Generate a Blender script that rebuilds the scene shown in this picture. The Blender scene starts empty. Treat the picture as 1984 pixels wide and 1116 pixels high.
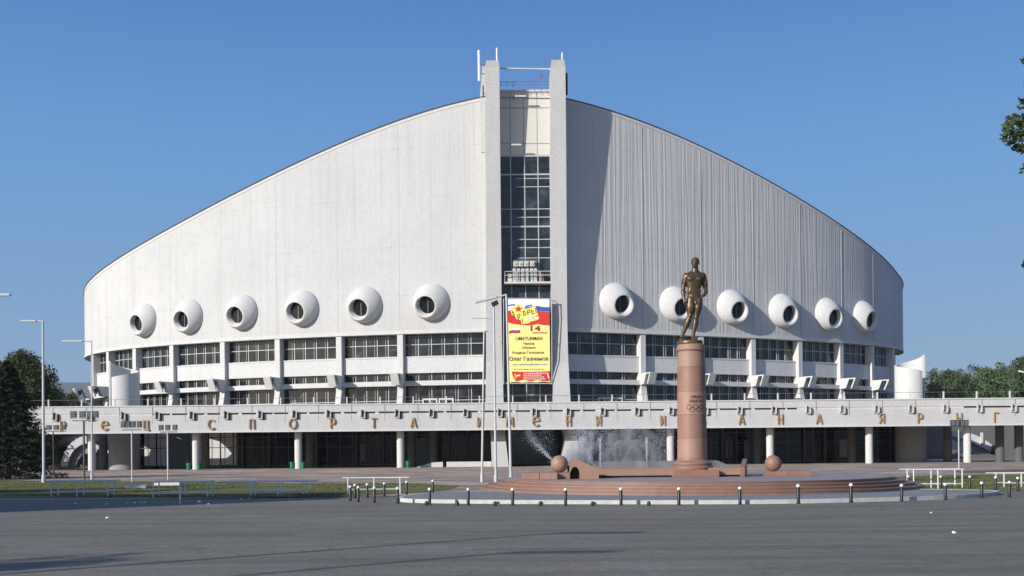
import bpy, math, random
import numpy as np
from mathutils import Vector, Matrix
from mathutils.geometry import tessellate_polygon
random.seed(7); np.random.seed(7)
R = math.radians
scene = bpy.context.scene
COL = scene.collection

# ------------------------------------------------------------------ camera
EYE = 1.7; F = 2127.0; PX = 992.0; PY = 876.0; ROLL = 0.53; K = math.tan(R(ROLL))
cam_d = bpy.data.cameras.new('camera'); cam = bpy.data.objects.new('camera', cam_d); COL.objects.link(cam)
cam_d.sensor_width = 36.0; cam_d.lens = F/1984*36; cam_d.shift_y = (PY-558)/1984.0
cam_d.clip_start = 0.1; cam_d.clip_end = 20000
cam.matrix_world = Matrix.Translation((0, 0, EYE)) @ Matrix.Rotation(R(90), 4, 'X') @ Matrix.Rotation(-R(ROLL), 4, 'Z')
scene.camera = cam

# ------------------------------------------------------------------ light
SUN_EL = 21.0
LD = Vector((math.cos(R(40))*math.cos(R(SUN_EL)), math.sin(R(40))*math.cos(R(SUN_EL)), -math.sin(R(SUN_EL))))
w = bpy.data.worlds.new('World'); scene.world = w; w.use_nodes = True
nt = w.node_tree; bg = nt.nodes['Background']
sky = nt.nodes.new('ShaderNodeTexSky'); sky.sky_type = 'NISHITA'; sky.sun_disc = False
sky.sun_elevation = R(SUN_EL); sky.sun_rotation = R(230)
sky.air_density = 1.15; sky.dust_density = 1.6; sky.ozone_density = 2.0; sky.altitude = 200
WS = 0.13
tcw = nt.nodes.new('ShaderNodeTexCoord'); spw = nt.nodes.new('ShaderNodeSeparateXYZ'); nt.links.new(tcw.outputs['Generated'], spw.inputs[0])
rw = nt.nodes.new('ShaderNodeValToRGB'); el = rw.color_ramp.elements; el.new(.5); el.new(.2); el.new(.3)
for e_, (p_, c_) in zip(el, ((0.0, (.19, .32, .50)), (.12, (.165, .345, .58)), (.25, (.125, .315, .64)), (.38, (.075, .215, .56)), (1.0, (.045, .13, .40)))): e_.position = p_; e_.color = (*c_, 1)
nt.links.new(spw.outputs[2], rw.inputs[0])
vmw = nt.nodes.new('ShaderNodeVectorMath'); vmw.operation = 'SCALE'; vmw.inputs[3].default_value = 1/WS/1.16; nt.links.new(rw.outputs[0], vmw.inputs[0])
mw = nt.nodes.new('ShaderNodeMix'); mw.data_type = 'RGBA'; dtw = nt.nodes.new('ShaderNodeVectorMath'); dtw.operation = 'DOT_PRODUCT'; nt.links.new(tcw.outputs['Generated'], dtw.inputs[0]); dtw.inputs[1].default_value = (.766, .643, 0)
mrw = nt.nodes.new('ShaderNodeMapRange'); mrw.inputs[1].default_value = -.7; mrw.inputs[2].default_value = .15; mrw.inputs[3].default_value = .66; mrw.inputs[4].default_value = .92
nt.links.new(dtw.outputs['Value'], mrw.inputs[0]); nt.links.new(mrw.outputs[0], mw.inputs[0])
nt.links.new(sky.outputs[0], mw.inputs[6]); nt.links.new(vmw.outputs[0], mw.inputs[7])
nt.links.new(mw.outputs[2], bg.inputs[0]); bg.inputs[1].default_value = WS
sl = bpy.data.lights.new('sun', 'SUN'); sl.energy = 4.8; sl.angle = R(0.5); sl.color = (1.0, 0.96, 0.905)
so = bpy.data.objects.new('sun', sl); COL.objects.link(so)
so.rotation_euler = LD.to_track_quat('-Z', 'Y').to_euler(); so.location = (-40, -40, 60)
scene.view_settings.view_transform = 'Standard'; scene.view_settings.look = 'None'
scene.view_settings.exposure = 0.21; scene.view_settings.gamma = 1.0

# ------------------------------------------------------------------ helpers
def P(x, y, D):
    dx = x-PX; dy = PY-y
    return Vector(((dx+K*dy)/F*D, D, EYE+(dy-K*dx)/F*D))
def G(x, y, z=0.0):
    dx = x-PX; dy = PY-y
    D = F*(EYE-z)/(-(dy-K*dx))
    return Vector(((dx+K*dy)/F*D, D, z))
ORI = {}
def tag(o, label=None, cat=None, group=None, kind=None):
    if label: o['label'] = label
    if cat: o['category'] = cat
    if group: o['group'] = group
    if kind: o['kind'] = kind
    return o
def empty(name, loc, label=None, cat=None, group=None, rz=0.0):
    o = bpy.data.objects.new(name, None); o.empty_display_size = .3
    o.location = loc; o.rotation_euler = (0, 0, rz); COL.objects.link(o); ORI[o.name] = Vector(loc)
    return tag(o, label, cat, group)
class MB:
    def __init__(s): s.v = []; s.f = []; s.uv = {}
    def add(s, vs, fs):
        n = len(s.v); s.v += [tuple(p) for p in vs]; s.f += [tuple(i+n for i in f) for f in fs]; return s
    def box(s, x0, x1, y0, y1, z0, z1):
        return s.add([(x0,y0,z0),(x1,y0,z0),(x1,y1,z0),(x0,y1,z0),(x0,y0,z1),(x1,y0,z1),(x1,y1,z1),(x0,y1,z1)],
              [(0,3,2,1),(4,5,6,7),(0,1,5,4),(1,2,6,5),(2,3,7,6),(3,0,4,7)])
    def obox(s, c, a, b, d):
        c = Vector(c); a = Vector(a); b = Vector(b); d = Vector(d)
        vs = [c-a-b-d, c+a-b-d, c+a+b-d, c-a+b-d, c-a-b+d, c+a-b+d, c+a+b+d, c-a+b+d]
        return s.add(vs, [(0,3,2,1),(4,5,6,7),(0,1,5,4),(1,2,6,5),(2,3,7,6),(3,0,4,7)])
    def prism(s, poly, ext):
        ext = Vector(ext); n = len(poly); poly = [Vector(p) for p in poly]
        tris = tessellate_polygon([poly])
        vs = poly+[p+ext for p in poly]
        fs = [tuple(t) for t in tris]+[tuple(i+n for i in reversed(t)) for t in tris]
        fs += [(i, (i+1) % n, (i+1) % n+n, i+n) for i in range(n)]
        return s.add(vs, fs)
    def tube(s, pts, r, n=8, caps=True):
        pts = [Vector(p) for p in pts]; m = len(pts)
        rs = r if isinstance(r, (list, tuple)) else [r]*m
        vs = []; ref = None
        for i, p in enumerate(pts):
            t = (pts[min(i+1, m-1)]-pts[max(i-1, 0)]).normalized()
            if ref is None:
                ref = Vector((1, 0, 0)) if abs(t.x) < .8 else Vector((0, 0, 1))
            a = (ref-t*ref.dot(t)).normalized(); b = t.cross(a); ref = a
            for k in range(n):
                g = 2*math.pi*k/n; vs.append(p+(a*math.cos(g)+b*math.sin(g))*rs[i])
        fs = [(i*n+k, i*n+(k+1) % n, (i+1)*n+(k+1) % n, (i+1)*n+k) for i in range(m-1) for k in range(n)]
        if caps: fs += [tuple(range(n-1, -1, -1)), tuple((m-1)*n+k for k in range(n))]
        return s.add(vs, fs)
    def lathe(s, prof, c, n=32, ux=(1,0,0), uy=(0,1,0), uz=(0,0,1), caps=True):
        c = Vector(c); ux = Vector(ux); uy = Vector(uy); uz = Vector(uz); m = len(prof)
        vs = [c+ux*r*math.cos(2*math.pi*k/n)+uy*r*math.sin(2*math.pi*k/n)+uz*z for r, z in prof for k in range(n)]
        fs = [(i*n+k, i*n+(k+1) % n, (i+1)*n+(k+1) % n, (i+1)*n+k) for i in range(m-1) for k in range(n)]
        if caps: fs += [tuple(range(n-1, -1, -1)), tuple((m-1)*n+k for k in range(n))]
        return s.add(vs, fs)
    def quad(s, a, b, c, d): return s.add([a, b, c, d], [(0, 1, 2, 3)])
    def build(s, name, mat, parent=None, smooth=False, uvs=None, bevel=0.0, origin=None):
        o0 = Vector(origin) if origin is not None else (ORI[parent.name] if parent is not None else Vector((0,0,0)))
        me = bpy.data.meshes.new(name)
        me.from_pydata([tuple(Vector(p)-o0) for p in s.v], [], s.f)
        if uvs is not None:
            l = me.uv_layers.new(name='UVMap')
            for lp in me.loops: l.data[lp.index].uv = uvs[lp.vertex_index]
        me.materials.append(mat)
        if smooth:
            for p in me.polygons: p.use_smooth = True
        me.update()
        o = bpy.data.objects.new(name, me); COL.objects.link(o)
        if parent is not None: o.parent = parent; ORI[o.name] = o0
        else: o.location = o0; ORI[o.name] = o0
        if bevel:
            b = o.modifiers.new('bevel', 'BEVEL'); b.width = bevel; b.segments = 2; b.limit_method = 'ANGLE'
        if smooth:
            try: me.set_sharp_from_angle(angle=R(40))
            except Exception: pass
        return o
def copy_tree(o, parent=None, loc=None, rz=None, label=None):
    kids = [c for c in COL.objects if c.parent == o] if parent is None else CH.get(o.name, [])
    c = o.copy(); COL.objects.link(c)
    if parent is not None: c.parent = parent
    for k in CH.get(o.name, []): copy_tree(k, c)
    if loc is not None: c.location = loc
    if rz is not None: c.rotation_euler = (0, 0, rz)
    if label: c['label'] = label
    return c
CH = {}
def index_children():
    CH.clear()
    for o in COL.objects:
        if o.parent: CH.setdefault(o.parent.name, []).append(o)

# ------------------------------------------------------------------ materials
class N:
    def __init__(s, name):
        s.m = bpy.data.materials.new(name); s.m.use_nodes = True; s.t = s.m.node_tree
        s.b = s.t.nodes['Principled BSDF']
    def n(s, typ, **kw):
        x = s.t.nodes.new(typ)
        for k, v in kw.items(): setattr(x, k, v)
        return x
    def l(s, a, b): s.t.links.new(a, b)
    def noise(s, scale, detail=4, rough=.6, vec=None, stretch=None):
        x = s.n('ShaderNodeTexNoise'); x.inputs['Scale'].default_value = scale
        x.inputs['Detail'].default_value = detail; x.inputs['Roughness'].default_value = rough
        if vec is None:
            tc = s.n('ShaderNodeTexCoord'); vec = tc.outputs['Object']
        if stretch:
            mp = s.n('ShaderNodeMapping'); mp.inputs['Scale'].default_value = stretch; s.l(vec, mp.inputs[0]); vec = mp.outputs[0]
        s.l(vec, x.inputs['Vector']); return x.outputs['Fac']
    def ramp(s, fac, stops):
        x = s.n('ShaderNodeValToRGB'); e = x.color_ramp.elements
        while len(e) < len(stops): e.new(.5)
        for i, (p, c) in enumerate(stops): e[i].position = p; e[i].color = (*c, 1)
        s.l(fac, x.inputs[0]); return x.outputs[0]
    def mix(s, fac, a, b, mode='MIX'):
        x = s.n('ShaderNodeMix', data_type='RGBA', blend_type=mode)
        if isinstance(fac, (int, float)): x.inputs[0].default_value = fac
        else: s.l(fac, x.inputs[0])
        for i, c in ((6, a), (7, b)):
            if isinstance(c, tuple): x.inputs[i].default_value = (*c, 1)
            else: s.l(c, x.inputs[i])
        return x.outputs[2]
    def math(s, op, a, b=None, c=None):
        x = s.n('ShaderNodeMath', operation=op)
        for i, v in enumerate((a, b, c)):
            if v is None: continue
            if isinstance(v, (int, float)): x.inputs[i].default_value = v
            else: s.l(v, x.inputs[i])
        return x.outputs[0]
    def bump(s, h, strength=.3, dist=.02):
        x = s.n('ShaderNodeBump'); x.inputs['Strength'].default_value = strength; x.inputs['Distance'].default_value = dist
        s.l(h, x.inputs['Height']); s.l(x.outputs[0], s.b.inputs['Normal'])
    def col(s, c):
        if isinstance(c, tuple): s.b.inputs['Base Color'].default_value = (*c, 1)
        else: s.l(c, s.b.inputs['Base Color'])
    def set(s, rough=.8, metal=0., spec=.5):
        s.b.inputs['Roughness'].default_value = rough; s.b.inputs['Metallic'].default_value = metal
        s.b.inputs['Specular IOR Level'].default_value = spec; return s.m
def sc(c, f): return tuple(min(1, x*f) for x in c)
def simple(name, c, rough=.7, metal=0., var=.15, scale=3.0, bump=0., bscale=20., stretch=None, spec=.5):
    m = N(name)
    m.col(m.ramp(m.noise(scale, 5, .65, stretch=stretch), [(.3, sc(c, 1-var)), (.7, sc(c, 1+var))]))
    if bump: m.bump(m.noise(bscale, 4), .6, bump)
    return m.set(rough, metal, spec)

def facade_mat(name='board_marked_concrete', bs=1.0, ribk=1.0):
    m = N(name)
    tc = m.n('ShaderNodeTexCoord'); uv = tc.outputs['UV']
    sp = m.n('ShaderNodeSeparateXYZ'); m.l(uv, sp.inputs[0]); u = sp.outputs[0]
    st1 = m.noise(1.0, 4, .6, uv, (.12, .10, 1)); st2 = m.noise(1.0, 6, .75, uv, (1.6, .035, 1)); st3 = m.noise(1.0, 6, .8, uv, (1.1, .9, 1))
    c = m.ramp(st2, [(.28, (.42, .415, .395)), (.48, (.525, .518, .50)), (.8, (.57, .563, .542))])
    c = m.mix(.35, c, m.ramp(st1, [(.3, (.45, .445, .43)), (.7, (.60, .59, .57))]))
    c = m.mix(m.ramp(st3, [(.50, (0, 0, 0)), (.72, (.6, .6, .6))]), c, (.43, .43, .42))
    st4 = m.noise(1.0, 6, .9, uv, (4.5, 3.2, 1))
    c = m.mix(.6, c, m.ramp(st4, [(.36, (.80, .81, .82)), (.5, (.98, .99, 1)), (.66, (1.1, 1.1, 1.1))]), 'MULTIPLY')
    st5 = m.noise(1.0, 5, .7, uv, (2.4, .04, 1)); c = m.mix(m.ramp(st5, [(.60, (0, 0, 0)), (.72, (.5, .5, .5))]), c, (.36, .35, .33))
    # thin horizontal pour lines
    v = sp.outputs[1]
    ln = m.math('LESS_THAN', m.math('ABSOLUTE', m.math('SUBTRACT', m.math('MODULO', v, 6.0), 3.0)), .035)
    brk = m.math('GREATER_THAN', m.noise(1.0, 2, .5, uv, (.35, .2, 1)), .52)
    c = m.mix(m.math('MULTIPLY', m.math('MULTIPLY', ln, brk), .35), c, (.3, .3, .3))
    m.col(c)
    wob = m.noise(1.0, 2, .5, uv, (.8, .03, 1))
    ph = m.math('ADD', m.math('MULTIPLY', u, 2*math.pi/.62), m.math('MULTIPLY', wob, 22.0))
    rib = m.math('MULTIPLY', m.math('SINE', ph), .5*ribk)
    n1 = m.noise(1.0, 5, .7, uv, (3.2, .02, 1)); n2 = m.noise(1.0, 4, .7, uv, (5, 5, 1))
    h = m.math('ADD', m.math('ADD', m.math('MULTIPLY', rib, .5), m.math('MULTIPLY', n1, 1.5)), m.math('MULTIPLY', n2, .25))
    m.bump(h, bs, .06)
    return m.set(.9, 0, .2)
M = {}
M['facade'] = facade_mat('board_marked_concrete', .95, .7); M['facade_left'] = facade_mat('smooth_board_marked_concrete', .28, .35)
def concrete(name, c, streak=.12):
    m = N(name)
    a = m.noise(.45, 5, .65); b = m.noise(1.0, 5, .7, stretch=(1.3, 1.3, .12)); d = m.noise(6, 4, .7)
    col = m.ramp(b, [(.25, sc(c, 1-streak*1.6)), (.6, c)])
    col = m.mix(.35, col, m.ramp(a, [(.3, sc(c, 1-streak)), (.7, sc(c, 1+streak*.6))]))
    col = m.mix(.55, col, m.ramp(d, [(.34, sc(c, .74)), (.66, sc(c, 1.14))]))
    m.col(col); m.bump(d, .5, .02)
    return m.set(.88, 0, .25)
M['white_conc'] = concrete('white_painted_concrete', (.59, .583, .562))
M['facade_joint'] = concrete('joint_concrete', (.47, .47, .46))
M['pylon_conc'] = concrete('pylon_concrete', (.51, .503, .485), .14)
M['deck_conc'] = concrete('terrace_concrete', (.52, .513, .495), .2)
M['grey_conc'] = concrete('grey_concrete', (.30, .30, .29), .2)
M['dark_conc'] = concrete('shade_dark_concrete', (.12, .12, .12), .2)  # darkened copy of the concrete, under-terrace shade put into its colour
M['panel'] = concrete('beige_panel', (.62, .60, .54), .1)
M['dark'] = simple('dark_interior', (.012, .013, .015), .8)
M['slot'] = simple('dark_slot_shade', (.03, .03, .03), .8)  # near black for the recessed slot and the shade painted beside drain spouts
M['roofing'] = simple('dark_roof_felt', (.06, .062, .065), .8)
def glass(name, c, rough, spec=.5):
    m = N(name); m.col(m.ramp(m.noise(.35, 5, .7, stretch=(1, 1, 1.5)), [(.38, sc(c, .35)), (.55, c), (.62, sc(c, 1.6)), (.70, (c[0]*3.2, c[1]*4, c[2]*4.4))]))  # lighter blue-grey patches in the colour imitate sky reflections
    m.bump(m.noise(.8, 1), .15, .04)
    return m.set(rough, 0, spec)
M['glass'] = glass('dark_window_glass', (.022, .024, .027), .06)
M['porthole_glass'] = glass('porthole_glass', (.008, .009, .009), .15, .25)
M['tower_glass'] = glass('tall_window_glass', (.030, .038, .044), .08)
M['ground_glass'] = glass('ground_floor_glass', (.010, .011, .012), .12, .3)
M['sun_panel'] = simple('sun_patch_pale', (.62, .62, .60), .8, var=.05)
M['bluegreen'] = simple('bluegreen_panel', (.10, .14, .15), .6)
M['mullion'] = simple('pale_metal_mullion', (.42, .43, .43), .5, .0, .1)
M['mullion_dark'] = simple('grey_mullion', (.15, .15, .15), .5)
M['black'] = simple('black_paint', (.012, .013, .014), .45, var=.3)
M['cap'] = simple('white_cap_paint', (.75, .75, .73), .5)
M['pole'] = simple('pole_paint', (.50, .50, .49), .5, var=.12, scale=1.5)
M['pole_dark'] = simple('dark_pole_paint', (.06, .065, .07), .5)
M['brown_pole'] = simple('brown_pole_paint', (.07, .045, .04), .5)
M['steel'] = simple('rail_paint', (.62, .63, .64), .45, var=.15, scale=6)
M['white_rail'] = simple('white_rail_paint', (.62, .62, .61), .45, var=.08, scale=6)
M['blue_rail'] = simple('blue_rail_paint', (.16, .21, .33), .45, var=.2, scale=6)
M['green_bin'] = simple('green_bin_plastic', (.012, .19, .10), .45)
M['gold'] = simple('gold_letter_paint', (.41, .25, .10), .5, .05, .3, 3)
M['gold_side'] = simple('letter_brown', (.12, .06, .03), .6)
M['inscr'] = simple('dark_bronze_letters', (.05, .03, .015), .5)
M['ball_head'] = simple('lamp_lens', (.13, .135, .14), .2)
M['litter'] = simple('white_litter', (.8, .8, .8), .8, var=.1)
def granite(name, c, joints=False, wet=False):
    m = N(name)
    a = m.noise(55, 4, .8); b = m.noise(1.6, 5, .65)
    col = m.ramp(a, [(.3, sc(c, .6)), (.5, c), (.72, sc(c, 1.45))])
    col = m.mix(.5, col, m.ramp(b, [(.3, sc(c, .75)), (.7, sc(c, 1.2))]))
    m.col(col); m.bump(a, .2, .004)
    return m.set(.12 if wet else .55, 0, .5)
M['granite'] = granite('red_granite', (.265, .14, .095))
M['granite_pale'] = granite('pale_pink_granite', (.315, .185, .13))
M['granite_mid'] = granite('brown_granite', (.26, .142, .10))
M['granite_step'] = granite('step_granite', (.24, .135, .10))
M['granite_tread'] = granite('tread_granite', (.30, .24, .22))
M['granite_wet'] = granite('wet_granite', (.20, .13, .13), wet=True)
def bronze():
    m = N('statue_bronze')
    geo = m.n('ShaderNodeNewGeometry')
    a = m.noise(3.0, 5, .7)
    c = m.ramp(a, [(.3, (.038, .028, .018)), (.55, (.078, .053, .031)), (.75, (.135, .09, .05))])
    pt = m.ramp(geo.outputs['Pointiness'], [(.47, (0, 0, 0)), (.55, (1, 1, 1))])
    c = m.mix(m.math('MULTIPLY', pt, .4), c, (.27, .18, .09))
    m.col(c); m.bump(m.noise(14, 4), .4, .01)
    return m.set(.42, .55, .5)
M['bronze'] = bronze()
def asphalt():
    m = N('worn_asphalt')
    a = m.noise(3.4, 6, .95, stretch=(2.4, 1, 1)); b = m.noise(.16, 6, .6, stretch=(.6, 1.5, 1)); d = m.noise(2.2, 6, .75); e = m.noise(.9, 4, .7, stretch=(.25, 1.2, 1))
    c = m.ramp(b, [(.3, (.125, .119, .102)), (.7, (.235, .224, .194))])
    c = m.mix(.6, c, m.ramp(a, [(.38, (.07, .067, .059)), (.5, (.165, .158, .138)), (.62, (.33, .315, .28))]))
    c = m.mix(.3, c, m.ramp(d, [(.35, (.115, .11, .10)), (.7, (.24, .23, .21))]))
    c = m.mix(.35, c, m.ramp(e, [(.4, (.145, .138, .125)), (.6, (.21, .202, .183))]))
    # cracks
    vo = m.n('ShaderNodeTexVoronoi', feature='DISTANCE_TO_EDGE'); vo.inputs['Scale'].default_value = .16
    tc = m.n('ShaderNodeTexCoord'); wn = m.n('ShaderNodeTexNoise'); wn.inputs['Scale'].default_value = .6; wn.inputs['Detail'].default_value = 5
    m.l(tc.outputs['Object'], wn.inputs['Vector'])
    vm = m.n('ShaderNodeVectorMath', operation='MULTIPLY_ADD'); m.l(wn.outputs['Color'], vm.inputs[0]); vm.inputs[1].default_value = (4, 4, 0); m.l(tc.outputs['Object'], vm.inputs[2])
    m.l(vm.outputs[0], vo.inputs['Vector'])
    ck = m.math('LESS_THAN', vo.outputs['Distance'], .006)
    c = m.mix(1.0, c, (1.10, 1.07, .99), 'MULTIPLY')
    c = m.mix(m.math('MULTIPLY', ck, .3), c, (.08, .08, .08))
    f1 = m.noise(1.0, 5, .7, stretch=(.07, .9, 1)); c = m.mix(m.ramp(f1, [(.50, (0, 0, 0)), (.58, (.45, .45, .45))]), c, (.11, .106, .098))
    f2 = m.noise(.35, 3, .5); c = m.mix(m.ramp(f2, [(.60, (0, 0, 0)), (.63, (.35, .35, .35))]), c, (.235, .225, .205))
    m.col(c); m.bump(m.math('ADD', a, d), .6, .012)
    return m.set(.95, 0, .12)
M['asphalt'] = asphalt()
def plaza():
    m = N('brick_pink_paving')
    a = m.noise(.22, 6, .7, stretch=(.5, 1.0, 1)); b = m.noise(1.5, 6, .85); d = m.noise(.35, 5, .75, stretch=(.45, 1.0, 1))
    c = m.ramp(a, [(.3, (.27, .18, .13)), (.5, (.40, .27, .20)), (.68, (.58, .44, .34))])
    c = m.mix(.8, c, m.ramp(d, [(.38, (.15, .115, .09)), (.50, (.34, .255, .19)), (.62, (.85, .68, .54))]))
    c = m.mix(.3, c, m.ramp(b, [(.3, (.18, .14, .11)), (.7, (.46, .34, .27))]))
    br = m.n('ShaderNodeTexBrick'); br.inputs['Scale'].default_value = 1.0; br.inputs['Brick Width'].default_value = .5; br.inputs['Row Height'].default_value = .5; br.inputs['Mortar Size'].default_value = .012
    br.inputs['Color1'].default_value = (1, 1, 1, 1); br.inputs['Color2'].default_value = (.82, .82, .82, 1); br.inputs['Mortar'].default_value = (.45, .45, .45, 1)
    tc = m.n('ShaderNodeTexCoord'); m.l(tc.outputs['Object'], br.inputs['Vector'])
    c = m.mix(.8, c, br.outputs[0], 'MULTIPLY')
    m.col(c); m.bump(b, .5, .02); return m.set(.85, 0, .3)
M['plaza'] = plaza()
def lawn():
    m = N('patchy_lawn')
    a = m.noise(.35, 6, .7, stretch=(.5, 1.5, 1)); b = m.noise(5, 5, .8)
    c = m.ramp(a, [(.42, (.27, .205, .15)), (.50, (.18, .16, .085)), (.57, (.12, .135, .045)), (.72, (.075, .10, .03))])
    c = m.mix(.45, c, m.ramp(b, [(.3, (.05, .07, .02)), (.55, (.11, .13, .04)), (.75, (.20, .19, .08))]))
    m.col(c); m.bump(b, .8, .05); return m.set(.95, 0, .1)
M['lawn'] = lawn()
M['earth'] = simple('far_ground', (.09, .085, .06), .95, var=.3, scale=.05)
M['kerb'] = concrete('pale_kerb_stone', (.52, .51, .48), .2)
M['paving'] = concrete('grey_paving', (.24, .24, .235), .2)
M['hill'] = simple('far_hill', (.06, .08, .07), .95, var=.3, scale=.004)
def leafmat(name, c1, c2, c3, scale=.6):
    m = N(name)
    c = m.ramp(m.noise(scale, 5, .7), [(.3, c1), (.5, c2), (.72, c3)])
    oi = m.n('ShaderNodeObjectInfo')
    hs = m.n('ShaderNodeHueSaturation'); m.l(c, hs.inputs['Color'])
    m.l(m.math('ADD', m.math('MULTIPLY', oi.outputs['Random'], .5), .78), hs.inputs['Value'])
    m.l(m.math('ADD', m.math('MULTIPLY', oi.outputs['Random'], .04), .48), hs.inputs['Hue'])
    c = hs.outputs[0]
    m.col(c); m.b.inputs['Roughness'].default_value = .65; m.b.inputs['Specular IOR Level'].default_value = .25
    tr = m.n('ShaderNodeBsdfTranslucent'); m.l(c, tr.inputs[0]); mx = m.n('ShaderNodeMixShader'); mx.inputs[0].default_value = .22
    out = m.t.nodes['Material Output']; m.l(m.b.outputs[0], mx.inputs[1]); m.l(tr.outputs[0], mx.inputs[2]); m.l(mx.outputs[0], out.inputs[0])
    return m.m
M['leaf'] = leafmat('broadleaf', (.028, .045, .014), (.055, .085, .024), (.10, .13, .04))
M['leaf_far'] = leafmat('far_broadleaf', (.048, .072, .032), (.085, .125, .052), (.15, .19, .08), .25)
M['needle'] = leafmat('spruce_needles', (.010, .018, .010), (.018, .030, .014), (.035, .05, .022), 1.2)
M['bark'] = simple('bark', (.10, .08, .06), .9, var=.35, scale=8, bump=.02)
M['grassblade'] = leafmat('grass_blades', (.075, .10, .025), (.13, .155, .04), (.26, .24, .09), .8)

# ------------------------------------------------------------------ setting: ground sheets
def sheet(name, pts, z, mat, label=None, kind='structure', thick=0.0):
    b = MB()
    if thick: b.prism([(x, y, z-thick) for x, y in pts], (0, 0, thick))
    else:
        b.add([(x, y, z) for x, y in pts], [tuple(t) for t in tessellate_polygon([[Vector((x, y, 0)) for x, y in pts]])])
    o = b.build(name, mat)
    for p in o.data.polygons:
        if not thick and p.normal.z < 0: p.flip()
    o['kind'] = kind
    return o
def gpts(l, z=0.0): return [tuple(G(x, y, z)[:2]) for x, y in l]
sheet('ground', [(-4000, -600), (4000, -600), (4000, 6000), (-4000, 6000)], -.03, M['earth'])
roadN = gpts([(0, 968), (180, 966), (420, 966), (640, 964), (760, 962), (2100, 950)])
sheet('road', [(-160, -80), (160, -80), (160, 44), (60, 43.0), (24, 43), (-5, 43.0)]+list(reversed(gpts([(0, 968), (180, 967), (420, 966), (640, 964)])))+[(-60, 42), (-160, 44)], 0.0, M['asphalt'])
sheet('plaza', [(-160, 43.5), (160, 43.5), (160, 175), (-160, 175)], -.006, M['plaza'])
# lawns: left (large) and right
def clean(l): return l
lawnL = [(-90, 46.5), (-90, 78)]+gpts([(0, 930), (120, 933), (240, 933), (430, 934), (560, 936), (700, 936), (800, 937), (890, 941), (870, 949), (820, 954), (760, 957), (660, 962), (520, 963.5), (300, 964), (150, 964.5), (0, 965)])
sheet('lawn', lawnL, .004, M['lawn'])
lawnR = gpts([(1560, 930), (1660, 927), (1760, 923), (1900, 921), (2100, 919), (2400, 917), (2400, 938), (2100, 944), (1984, 948), (1800, 949), (1730, 947), (1650, 938)])
sheet('lawn', lawnR, .004, M['lawn'])
sheet('lawn', gpts([(1850, 912.5), (2000, 909), (2300, 907), (2300, 912), (2000, 915), (1860, 916)]), .004, M['lawn'])
sheet('path', gpts([(0, 918), (300, 919), (620, 921), (960, 923), (960, 927), (640, 925), (300, 924), (0, 923)]), .004, M['plaza'])
# grass blades as one object per lawn
def blades(poly, n, name, seed):
    rg = np.random.RandomState(seed)
    xs = [p[0] for p in poly]; ys = [p[1] for p in poly]
    def inside(px, py):
        c = np.zeros(len(px), bool); j = len(poly)-1
        for i in range(len(poly)):
            xi, yi = poly[i]; xj, yj = poly[j]
            cond = ((yi > py) != (yj > py)) & (px < (xj-xi)*(py-yi)/((yj-yi) or 1e-9)+xi); c ^= cond; j = i
        return c
    X = rg.uniform(max(min(xs), -45), min(max(xs), 60), n*8); Y = rg.uniform(min(ys), min(max(ys), 80), n*8)
    k = inside(X, Y); X = X[k]; Y = Y[k]
    f = np.sin(X*.7+1.3+np.sin(Y*.8))+np.sin(Y*1.1+X*.31)+np.sin(X*.23-Y*.9)+np.sin(X*1.9+Y*2.3)*.6+rg.normal(0, .35, len(X))
    k = f > .8; X = X[k][:n]; Y = Y[k][:n]; m = len(X)
    a = rg.uniform(0, 6.28, m); h = rg.uniform(.03, .09, m); wd = rg.uniform(.008, .03, m)
    dx = np.cos(a)*wd; dy = np.sin(a)*wd; lx = rg.normal(0, .04, m); ly = rg.normal(0, .04, m)
    V = np.stack([np.stack([X-dx, Y-dy, np.full(m, .0)], 1), np.stack([X+dx, Y+dy, np.full(m, .0)], 1), np.stack([X+lx, Y+ly, h], 1)], 1).reshape(-1, 3)
    return mesh_np(name, V, 3, M['grassblade'])
def mesh_np(name, V, k, mat, parent=None, extra=None):
    m = len(V)//k
    me = bpy.data.meshes.new(name); me.vertices.add(len(V)); me.vertices.foreach_set('co', V.astype(np.float32).ravel())
    me.loops.add(len(V)); me.loops.foreach_set('vertex_index', np.arange(len(V), dtype=np.int32))
    me.polygons.add(m); me.polygons.foreach_set('loop_start', np.arange(0, len(V), k, dtype=np.int32)); me.polygons.foreach_set('loop_total', np.full(m, k, np.int32))
    me.update(calc_edges=True); me.materials.append(mat)
    o = bpy.data.objects.new(name, me); COL.objects.link(o)
    if parent is not None: o.parent = parent
    return o
tag(blades(lawnL, 42000, 'grass', 1), 'short patchy grass growing on the left lawn', 'grass', kind='stuff')
tag(blades(lawnR, 22000, 'grass', 2), 'short yellowing grass growing on the right lawn', 'grass', kind='stuff')
# hill
hb = MB(); hv = []
nx = 60
for j in range(7):
    for i in range(nx):
        x = -3200+i*60; r = j/6
        hgt = 1.0*(228+14*math.sin(i*.13)+9*math.sin(i*.41)+5*math.sin(i*1.1))*math.sin(r*math.pi)**.8*min(1, (nx-1-i)/22)
        hv.append((x, 2600+j*200, -2+hgt))
hb.add(hv, [(j*nx+i, j*nx+i+1, (j+1)*nx+i+1, (j+1)*nx+i) for j in range(6) for i in range(nx-1)])
tag(hb.build('hill', M['hill'], smooth=True), kind='structure')

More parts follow.
